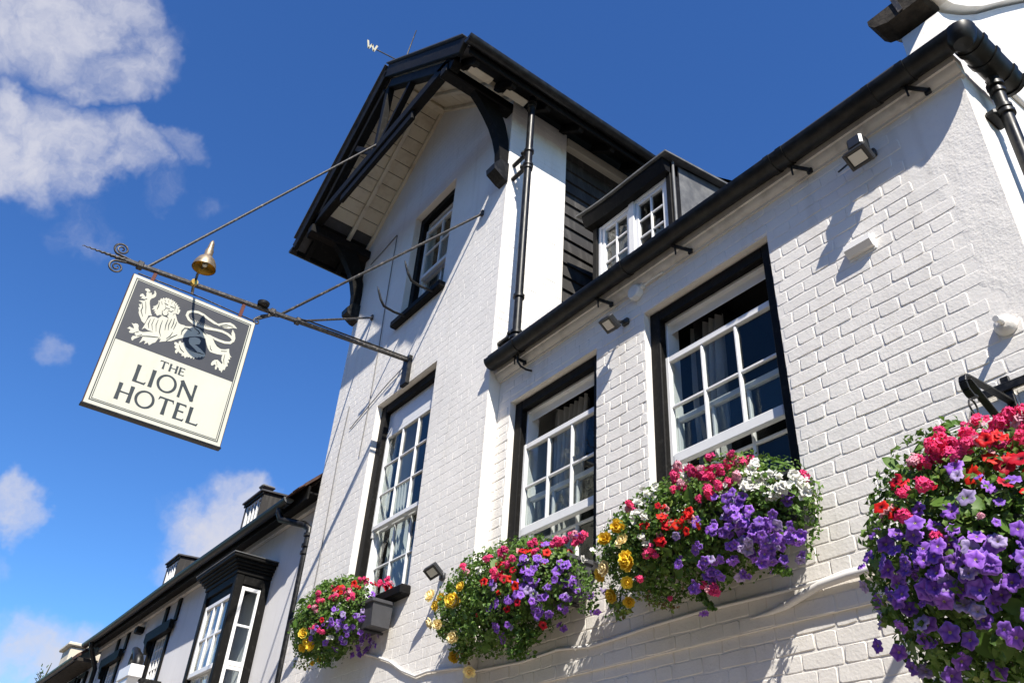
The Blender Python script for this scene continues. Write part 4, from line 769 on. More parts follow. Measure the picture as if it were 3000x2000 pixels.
floodlight('slim floodlight half hidden behind the tower window box', (-7.72, -.115, 3.78), (.1, -.75, -.6), .07, (.04, -.13, 0))
jb = thing('junction_box', 'round white junction box under the gutter between the sash windows', 'junction box', (-3.31, 0, 5.235))
MB().lathe([(.058, 0), (.058, .04), (.05, .05), (.0, .052)], (-3.31, -.006, 5.235), axis=(0, -1, 0), n=10).build('box', 'white_pl', jb, 30)
MB().tube([(-3.26, -.02, 5.255), (-3.18, -.015, 5.27), (-3.05, -.02, 5.262)], .008, 6).build('cable_gland', 'white_pl', jb, 60); MB().lathe([(.02, 0), (.024, .03)], (-3.262, -.02, 5.255), axis=(1, 0, .2), n=10).build('nut', 'white_pl', jb, 40)
vb = thing('bulkhead_light', 'narrow off white box light fixed to the brick right of the sash window', 'wall light', (-1.67, 0, 4.57))
MB().prism([(-.004, 4.615), (-.048, 4.605), (-.052, 4.57), (-.028, 4.54), (-.004, 4.54)], 'x', -1.75, -1.60).build('cover', 'cable', vb); MB().box(-1.756, -1.594, -.008, .0, 4.525, 4.63, .003).build('back_plate', 'white_pl', vb)
cs = thing('cable_outlet', 'rough painted cable stub on the plastered wall above the hanging basket', 'cable outlet', (-1.137, 0, 3.79))
mb = MB(); mb.lathe([(.05, -.0), (.045, .02), (.03, .034), (.02, .036)], (-1.137, -.004, 3.79), axis=(0, -1, 0), n=11); mb.build('plaster_collar', 'rough', cs, 40); MB().tube([(-1.137, -.03, 3.79), (-1.135, -.06, 3.79), (-1.137, -.095, 3.782)], .014, 8).build('stub', 'cable', cs, 50)
# hooks on the tower sill
for hx, nm in ((-6.06, 'right black iron hook rising from the upper tower sill'), (-6.62, 'left black iron hook rising from the upper tower sill')):
    h = thing('flower_hook', nm, 'hook', (hx, -.2, 6.80), 'hooks on the upper tower sill')
    MB().tube([(hx, -.17, 6.80), (hx, -.30, 6.79), (hx, -.42, 6.805), (hx, -.47, 6.87), (hx, -.51, 6.96), (hx, -.53, 7.01)], [.013, .013, .014, .013, .011, .004], 8).build('rod', 'black', h, 60)
# cables
def cable(label, pts, r, m='cable', cat='cable', name='wall_cable', group=None):
    o = MB().tube(pts, r, 7).build(name, m, None, 60); return tag(o, label, cat, group)
cable('white painted cable drooping across the brickwork from tower to wing', [(-6.42, -.125, 3.31), (-6.2, -.125, 3.25), (-5.98, -.125, 3.18), (-5.78, -.125, 3.085), (-5.56, -.125, 3.01), (-5.4, -.125, 3.018), (-5.1, -.125, 2.99), (-4.96, -.125, 2.975), (-4.93, -.02, 2.972), (-4.43, -.014, 2.95), (-4.07, -.014, 2.965), (-3.78, -.014, 2.93), (-3.6, -.014, 2.935), (-3.3, -.014, 2.95), (-2.9, -.014, 2.955), (-2.55, -.016, 2.945), (-2.4, -.02, 2.94), (-2.2, -.024, 2.938), (-2.07, -.028, 2.948), (-1.9, -.03, 2.944), (-1.4, -.024, 2.95), (-.98, -.02, 2.94)], .0095)
cable('fat painted conduit sagging under the wall cable left of the basket', [(-2.62, -.01, 2.86), (-2.5, -.014, 2.862), (-2.4, -.02, 2.872), (-2.3, -.026, 2.897), (-2.2, -.03, 2.92), (-2.05, -.034, 2.928), (-1.6, -.03, 2.925), (-1.2, -.026, 2.93)], [.003, .012, .018, .02, .02, .02, .02, .02])
cable('thin dark wire climbing the tower front beside the top window', [(-7.30, -.118, 8.43), (-7.29, -.12, 7.9), (-7.27, -.12, 7.3), (-7.24, -.12, 6.7), (-7.23, -.12, 6.0), (-7.25, -.12, 5.4)], .005, 'wire')
cable('thin dark wire slanting from the tower eave to the wall', [(-7.93, -.13, 8.35), (-7.6, -.12, 8.4), (-7.31, -.118, 8.44)], .006, 'wire')
cable('slack grey wire hanging down the left side of the tower', [(-7.75, -.12, 6.2), (-7.78, -.125, 5.6), (-7.76, -.125, 5.0), (-7.74, -.125, 4.4), (-7.76, -.125, 3.6)], .005, 'wire')
cable('grey wire running to the sign wall plate', [(-7.62, -.12, 5.86), (-7.2, -.125, 5.98), (-6.85, -.125, 6.08), (-6.52, -.125, 6.14)], .005, 'wire')
cable('grey cable on the gable end behind the corner downpipe', [(-.955, .45, 5.62), (-.955, .7, 5.66), (-.955, 1.4, 5.7)], .016)

# ================================================================== neighbouring houses (left, far)
nb = thing('neighbour_house', 'white rendered house with black oriel window left of the tower', 'house', (-12.7, 0, 0))
NX0, NX1, NZ = -17.36, -8.17, 5.27
n1 = (-13.75, -12.98, 3.2, 4.86); n2 = (-16.4, -15.62, 3.2, 4.9)
mb = MB(); wall_sheet(mb, 0, NX0, NX1, 0, NZ + .3, [n1, n2], .2); mb.quad((NX0, 0, 0), (NX0, 6, 0), (NX0, 6, 5.5), (NX0, 0, 5.5)); nwall = mb.build('wall', 'render', nb)
mb = MB(); mb.box(NX0, NX1, -.20, -.012, NZ - .0, NZ + .02); mb.build('soffit', 'blackwood', nb)
MB().box(NX0, NX1, -.06, -.011, NZ - .07, NZ - .001, .004).build('frieze', 'cornice', nb)
MB().box(NX0 - .1, NX1, -.225, -.202, NZ - .07, NZ + .08, .003).build('fascia', 'blackwood', nb)
rf = MB().prism([(-.27, NZ + .06), (-.27, NZ + .10), (2.6, NZ + 3.1), (5.8, NZ + .0), (5.8, NZ - .06), (2.6, NZ + 3.0)], 'x', NX0 - .12, NX1).build('roof', 'clay', nb)
r = random.Random(2); k = 0; x = NX1 - .09
tl = [MB().obox((0, 0, 0), (Vector((1, 0, 0)), Vector((0, .72, .69)), Vector((0, -.69, .72))), (.081, .13, .008), .004).mesh('tile') for q in range(1)][0]; tl.materials.append(M['clay'])
while x > NX0 and k < 60:
    for row in range(3): add('tile', tl, rf, Matrix.Translation((x - .085 * (row % 2), -.24 + .1 * row, NZ + .105 + .1 * row + r.uniform(-.006, .006))) @ Matrix.Rotation(r.gauss(0, .02), 4, 'Z'))
    x -= .168; k += 1
mb = MB(); mb.ext(halfround(-.295, NZ + .02, .062), 'x', NX0 - .1, NX1 - .35, 24, lambda q: (q[0], q[1], q[2] + .01 * math.sin(q[0] * .9))); ng = mb.build('gutter', 'blackpvc', nb, 40)
MB().prism(arc(-.295, NZ + .022, .06, 180, 360, 10), 'x', NX1 - .352, NX1 - .34).build('stop_end', 'lead', ng)
mb = MB(); mb.tube([(-8.72, -.295, NZ - .03), (-8.72, -.295, NZ - .1), (-8.69, -.27, NZ - .17), (-8.36, -.12, NZ - .28), (-8.29, -.075, NZ - .34), (-8.285, -.075, NZ - .45), (-8.285, -.075, .2)], .038, 12); dp = mb.build('downpipe', 'black', nb, 50)
for z in (4.86, 4.74, 4.66, 3.3): MB().lathe([(.038, -.02), (.052, -.016), (.052, .016), (.038, .02)], (-8.285, -.075, z), n=14).build('socket', 'black', dp, 50)
mb = MB(); mb.tube([(-16.9, -.295, NZ - .04), (-16.9, -.28, NZ - .12), (-17.05, -.14, NZ - .3), (-17.08, -.07, NZ - .42), (-17.08, -.07, .2)], .04, 10); mb.build('downpipe', 'black', nb, 50)
# oriel bay
ox0, ox1, oy, oz = -10.34, -9.32, -.40, 4.62
orl = MB(); orl.box(ox0, ox0 + .09, oy, oy + .09, 2.7, oz, .008); orl.box(ox1 - .09, ox1, oy, oy + .09, 2.7, oz, .008); orl.box(ox1 - .07, ox1 - .001, -.08, .0, 2.7, oz, .006); orl.box(ox0 + .001, ox0 + .07, -.08, .0, 2.7, oz, .006)
orl.box(ox0 + .09, ox1 - .09, oy + .004, oy + .08, oz - .09, oz, .004); orl.box(ox1 - .08, ox1 - .004, oy + .09, -.08, oz - .10, oz, .004); orl.box(ox0 - .0, ox1, oy + .003, .0, 2.3, 2.7)
ow = orl.build('oriel_window', 'blackwood', nb)
for k, (d, z0, z1) in enumerate(((.012, oz, oz + .05), (.035, oz + .05, oz + .08), (.06, oz + .08, oz + .11), (.085, oz + .11, oz + .145), (.12, oz + .145, oz + .185))): MB().box(ox0 - d, ox1 + d, oy - d, .0 - .001 * k, z0 + .0005, z1, .006).build('cornice_step', 'blackwood', ow)
MB().box(ox0 - .13, ox1 + .13, oy - .13, -.001, oz + .186, oz + .195).build('lead_flashing', 'lead', ow)
sash(ow, ox0 + .09, ox1 - .09, 3.62, oz - .19, oy + .02, 3, 2, st=.05, top=.05, bot=.06, mun=.03); MB().box(ox0 + .09, ox1 - .09, oy + .03, oy + .05, oz - .19, oz - .09).build('head_board', 'blackwood', ow)
sash(ow, ox0 + .095, ox1 - .095, 2.75, 3.66, oy + .065, 3, 2, st=.05, mun=.03)
mb = MB(); a, b = oy + .09, -.085; xx0, xx1 = ox1 - .055, ox1 - .02
for z0, z1, hm in ((3.66, oz - .12, 4.07), (2.75, 3.66, None)):
    mb.box(xx0, xx1, a, a + .045, z0, z1, .004); mb.box(xx0, xx1, b - .03, b, z0, z1, .004); mb.box(xx0 + .001, xx1 - .001, a + .045, b - .03, z1 - .04, z1 - .001, .003); mb.box(xx0 + .001, xx1 + .003, a + .045, b - .03, z0, z0 + .05, .003)
    if hm: mb.box(xx0 + .004, xx1 - .004, a + .045, b - .03, hm, hm + .025, .003)
mb.build('side_sash', 'joinery', ow, 30)
for z0, z1 in ((3.71, 4.07), (4.095, oz - .16), (2.8, 3.62)): MB().box(xx0 + .014, xx0 + .018, a + .043, b - .028, z0 - .002, z1 + .002).build('pane', 'glass', ow)
MB().box(ox0 + .02, ox1 - .3, .05, .06, 2.4, 4.9).build('room_lining', 'room', ow); curtain(ow, ox0 + .12, ox0 + .5, 3.5, 4.5, -.2, 5, 'blind')
# timber framed windows further along
def lattice_window(h, wall_parent, hood=True):
    x0, x1, z0, z1 = h
    w = frame_mb(x0 + .002, x1 - .002, z0, z1 - .002, .09, .10, -.03, .06).build('window', 'blackwood', nb)
    sash(w, x0 + .09, x1 - .09, z0 + .9, z1 - .11, .0, 4, 4, st=.03, top=.03, bot=.05, mun=.014, mt='joinery'); sash(w, x0 + .09, x1 - .09, z0, z0 + .92, .045, 4, 3, st=.03, top=.03, bot=.05, mun=.014)
    MB().box(x0 - .2, x1 + .2, .2, .21, z0, z1 + .1).build('room_lining', 'room', w)
    mb = MB(); mb.prism([(x0 - .26, z1 + .02), (x1 + .16, z1 + .02), (x1 + .16, z1 - .10), (x1 + .10, z1 - .13), (x0 - .04, z1 - .13), (x0 - .04, z1 - .32), (x0 - .10, z1 - .26), (x0 - .15, z1 - .16), (x0 - .26, z1 - .10)], 'y', -.10, -.031); mb.build('hood', 'blackwood', w)
    MB().box(x0 - .02, x0 + .0, -.06, -.004, z0, z1 - .13, .004).build('jamb_strip', 'blackwood', w)
    for xx in (x0 + .22, x1 + .03): MB().box(xx, xx + .13, -.03, -.002, z1 + .021, NZ - .072, .004).build('timber_stud', 'blackwood', nwall)
lattice_window(n1, nwall); lattice_window(n2, nwall)
MB().box(-14.75, -14.6, -.12, -.002, 5.02, 5.12, .01).build('bracket_stub', 'blackwood', nwall)
# dormers
for cx in (-12.45, -16.37):
    x0, x1, y0, z0, z1 = cx - .36, cx + .36, .55, 5.95, 6.80
    d = MB().box(x1 - .045, x1, y0 + .0, 1.9, z0, z1 + .02).box(x0, x0 + .045, y0, 1.9, z0, z1 + .02).build('dormer', 'board', nb)
    MB().ext([(y0 - .05, z1 + .02), (y0 - .05, z1 + .045), (2.0, z1 + .14), (2.0, z1 + .11)], 'x', x0 - .04, x1 + .04).build('dormer_roof', 'slate', d)
    MB().box(x0 - .03, x1 + .03, y0 - .02, y0 + .0, z1 - .03, z1 + .019, .004).build('fascia', 'blackwood', d)
    sash(d, x0 + .046, x1 - .046, z0, z1 - .031, y0 + .01, 4, 2, st=.04, top=.03, bot=.05, mun=.03)
    MB().box(x0 + .05, x1 - .05, 1.2, 1.25, z0, z1).build('room_lining', 'room', d)
    if cx > -14: MB().box(x1 - .12, x1 + .05, y0 - .06, y0 + .16, z1 + .08, z1 + .13, .02).build('lead_lump', 'lead', d)
# bracketed white block with a small black figure on it
st = thing('wall_statue', 'small black seated animal figure on a white wall block beside the far windows', 'statue', (-12.75, -.42, 4.13))
mb = MB(); Q = lambda pts: [(x * .62 - 12.75 + 12.45 * .62, -.42 + (y + .55) * .6, 4.13 + (z - 4.05) * .62) for x, y, z in pts]
mb.tube(Q([(-12.25, -.52, 4.05), (-12.27, -.52, 4.16), (-12.36, -.53, 4.27), (-12.50, -.54, 4.36), (-12.58, -.55, 4.43), (-12.68, -.56, 4.46), (-12.78, -.57, 4.43)]), [.06, .075, .07, .055, .05, .05, .022], 10)
mb.tube(Q([(-12.54, -.5, 4.34), (-12.62, -.5, 4.2), (-12.64, -.5, 4.06)]), [.032, .024, .02], 8); mb.tube(Q([(-12.56, -.6, 4.34), (-12.66, -.6, 4.2), (-12.68, -.6, 4.06)]), [.032, .024, .02], 8); mb.tube(Q([(-12.3, -.64, 4.14), (-12.45, -.64, 4.09)]), [.032, .026], 8)
mb.build('figure', 'black', st, 70)
pb = thing('wall_block', 'small white tapered block held out from the far house wall', 'wall block', (-12.75, -.4, 3.9))
MB().box(-13.05, -12.47, -.52, -.34, 3.97, 4.13, .008).build('top_slab', 'joinery', pb); MB().prism([(-13.0, 3.968), (-12.52, 3.968), (-12.6, 3.86), (-12.68, 3.7), (-12.84, 3.7), (-12.92, 3.86)], 'y', -.50, -.36).build('tapered_base', 'joinery', pb); MB().bar((-12.76, -.36, 4.0), (-12.76, -.002, 4.0), .05, .05, .004, side=(0, 0, 1)).build('arm', 'black', pb)
# farthest house
fh = thing('far_house', 'plain white house with a low brown eave at the far left', 'house', (-19, 0, 0))
MB().box(-22.5, -17.37, .0, 6, 0, 5.02).build('wall', 'render', fh)
MB().prism([(-.36, 5.06), (-.36, 5.13), (2.8, 7.9), (5.8, 5.1), (2.8, 7.8)], 'x', -22.0, -17.5).build('roof', 'clay', fh)
MB().ext(halfround(-.38, 5.06, .06), 'x', -22.0, -17.5, 4).build('gutter', 'blackpvc', fh, 40)
MB().box(-22.0, -17.4, -.34, -.002, 5.0, 5.055).build('soffit', 'stone', fh)
for xx in (-19.3, -18.5):
    w = frame_mb(xx, xx + .6, 3.6, 4.95, .07, .07, -.05, -.002).build('window', 'blackwood', fh); MB().box(xx + .07, xx + .53, -.02, -.004, 3.6, 4.87).build('pane', 'glass', fh); MB().box(xx + .27, xx + .32, -.03, -.021, 3.6, 4.87).build('glazing_bar', 'joinery', fh)
MB().tube([(-20.6, -.06, 5.0), (-20.6, -.06, .1)], .05, 8).build('downpipe', 'black', fh, 60)
ch = thing('chimney_stack', 'pale stone gable stack behind the farthest eave', 'chimney', (-22.6, .6, 4))
MB().box(-23.4, -22.52, .3, 1.5, 0, 6.28, .02).build('stack', 'soffit', ch); MB().box(-23.5, -22.45, .22, 1.58, 6.28, 6.36, .02).build('cap', 'soffit', ch)
ae = thing('far_tree', 'bare thin treetop poking up at the bottom left', 'tree', (-40.3, 2.32, 0)); 
trp = Vector((-40.3, 2.32, -2.16)); mb = MB(); mb.tube([trp, trp + Vector((0, 0, 6)), trp + Vector((.3, .1, 10.0)), trp + Vector((.75, .2, 11.2))], [.22, .15, .06, .012], 8); rt = random.Random(4)
for k in range(26):
    z = rt.uniform(8.2, 10.9); a = rt.uniform(0, 6.28); l = (11.6 - z) * .22; p = trp + Vector((.3 * (z - 6) / 4, .05, z)); mb.tube([p, p + Vector((math.cos(a) * l, math.sin(a) * l, l * .7))], [.02, .006], 5)
mb.build('trunk', 'stem', ae, 60)
mb = MB(); 
for k in range(70):
    z = rt.uniform(8.4, 11.1); a = rt.uniform(0, 6.28); l = (11.6 - z) * .24 * rt.random(); p = trp + Vector((.3 * (z - 6) / 4 + math.cos(a) * l, .05 + math.sin(a) * l, z + l * .6)); e = Vector((rt.gauss(0, 1), rt.gauss(0, 1), rt.gauss(0, 1))).normalized() * .06; f = e.orthogonal() * .7
    mb.quad(p - e, p + f * .5, p + e, p - f * .5)
me = mb.build('crown', 'leaf', ae)
me.data.attributes.new('tint', 'FLOAT', 'POINT').data.foreach_set('value', [.3] * len(me.data.vertices))

across()

# ================================================================== flowers
def petal_mesh(kind):
    mb = MB(); rad = []; vein = []; r = random.Random(kind)
    def fan(cen, ax, nseg, prof, lob, amp):
        u, w, n = ax; b = len(mb.v)
        for (rr_, h, q) in prof:
            for j in range(nseg):
                a = 6.28318 * j / nseg; k = 1 + (amp * (math.cos(lob * a) - .2) if rr_ > .3 else 0)
                hh = h + (.13 * math.sin(lob * a * 2 + 1) + .06 * math.sin(3 * a) if rr_ > .8 else 0); mb.v.append(tuple(cen + (u * math.cos(a) + w * math.sin(a)) * (rr_ * k * q) + n * (hh * q))); rad.append(min(1, rr_)); vein.append(max(0, math.cos(5 * a)) * (1 if .3 < rr_ < .95 else .35) * (.8 if kind == 'v' else .3))
        for i in range(len(prof) - 1):
            for j in range(nseg): mb.f.append((b + i * nseg + j, b + i * nseg + (j + 1) % nseg, b + (i + 1) * nseg + (j + 1) % nseg, b + (i + 1) * nseg + j))
        mb.f.append(tuple(b + j for j in range(nseg)))
    X, Y, Z = Vector((1, 0, 0)), Vector((0, 1, 0)), Vector((0, 0, 1))
    if kind in ('v', 'r'):
        q = .036; fan(Vector((0, 0, 0)), (X, Y, Z), 20, [(.08, -.22, q), (.18, -.10, q), (.55, .0, q), (.85, .08, q), (1.0, -.03, q)], 5, .13)
    elif kind == 'w':
        for i in range(4):
            a = r.uniform(0, 6.28); c = Vector((math.cos(a), math.sin(a), 0)) * r.uniform(.006, .022) + Z * r.uniform(-.006, .012)
            n = (Z + Vector((r.gauss(0, .35), r.gauss(0, .35), 0))).normalized(); u = n.orthogonal().normalized()
            fan(c, (u, n.cross(u), n), 15, [(.1, -.05, .019), (.5, .05, .019), (1, .02, .019)], 5, .16)
    elif kind == 'g':
        for i in range(9):
            z = 1 - i / 9 * 1.3; a = i * 2.4; s_ = math.sqrt(max(0, 1 - z * z)); n = Vector((s_ * math.cos(a), s_ * math.sin(a), z)); u = n.orthogonal().normalized()
            fan(n * .022 + Vector((r.gauss(0, .004), r.gauss(0, .004), 0)), (u, n.cross(u), n), 15, [(.1, -.1, .0165), (.5, .06, .0165), (1, .05, .0165)], 5, .2)
    else:
        for ring_, (n_, tl, ln_) in enumerate(((9, .15, .046), (8, .55, .038), (6, 1.0, .028), (4, 1.3, .018))):
            for i in range(n_):
                a = 6.283 * (i + .5 * ring_) / n_ + r.gauss(0, .12); d = Vector((math.cos(a) * math.cos(tl), math.sin(a) * math.cos(tl), math.sin(tl))); s_ = Vector((-math.sin(a), math.cos(a), 0)); wd = ln_ * .38; up_ = d.cross(s_) * .004
                b = len(mb.v)
                for k, (t, ww, lift) in enumerate(((.05, .25, 0), (.45, 1, -1), (.8, .85, 0), (1, .15, 1))):
                    for sg in (-1, 0, 1): mb.v.append(tuple(d * (ln_ * t) + s_ * (sg * wd * ww) + up_ * (lift + (1.6 if sg else 0)))); rad.append(.25 * (3 - ring_) / 3 + .75 * t); vein.append(0)
                for k in range(3):
                    for s2 in range(2): q0 = b + k * 3 + s2; mb.f.append((q0, q0 + 1, q0 + 4, q0 + 3))
    me = bpy.data.meshes.new('flower'); me.from_pydata(mb.v, [], mb.f); me.polygons.foreach_set('use_smooth', [True] * len(me.polygons))
    at = me.attributes.new('rad', 'FLOAT', 'POINT'); at.data.foreach_set('value', rad); me.attributes.new('vein', 'FLOAT', 'POINT').data.foreach_set('value', vein); return me
KIND = {'v': ('petunia', 'violet'), 'r': ('red_petunia', 'redp'), 'g': ('geranium', 'pink'), 'w': ('busy_lizzie', 'whitep'), 'y': ('begonia', 'yellow')}
FM = {}
for k, (nm, m) in KIND.items(): FM[k] = petal_mesh(k); FM[k].materials.append(M[m])
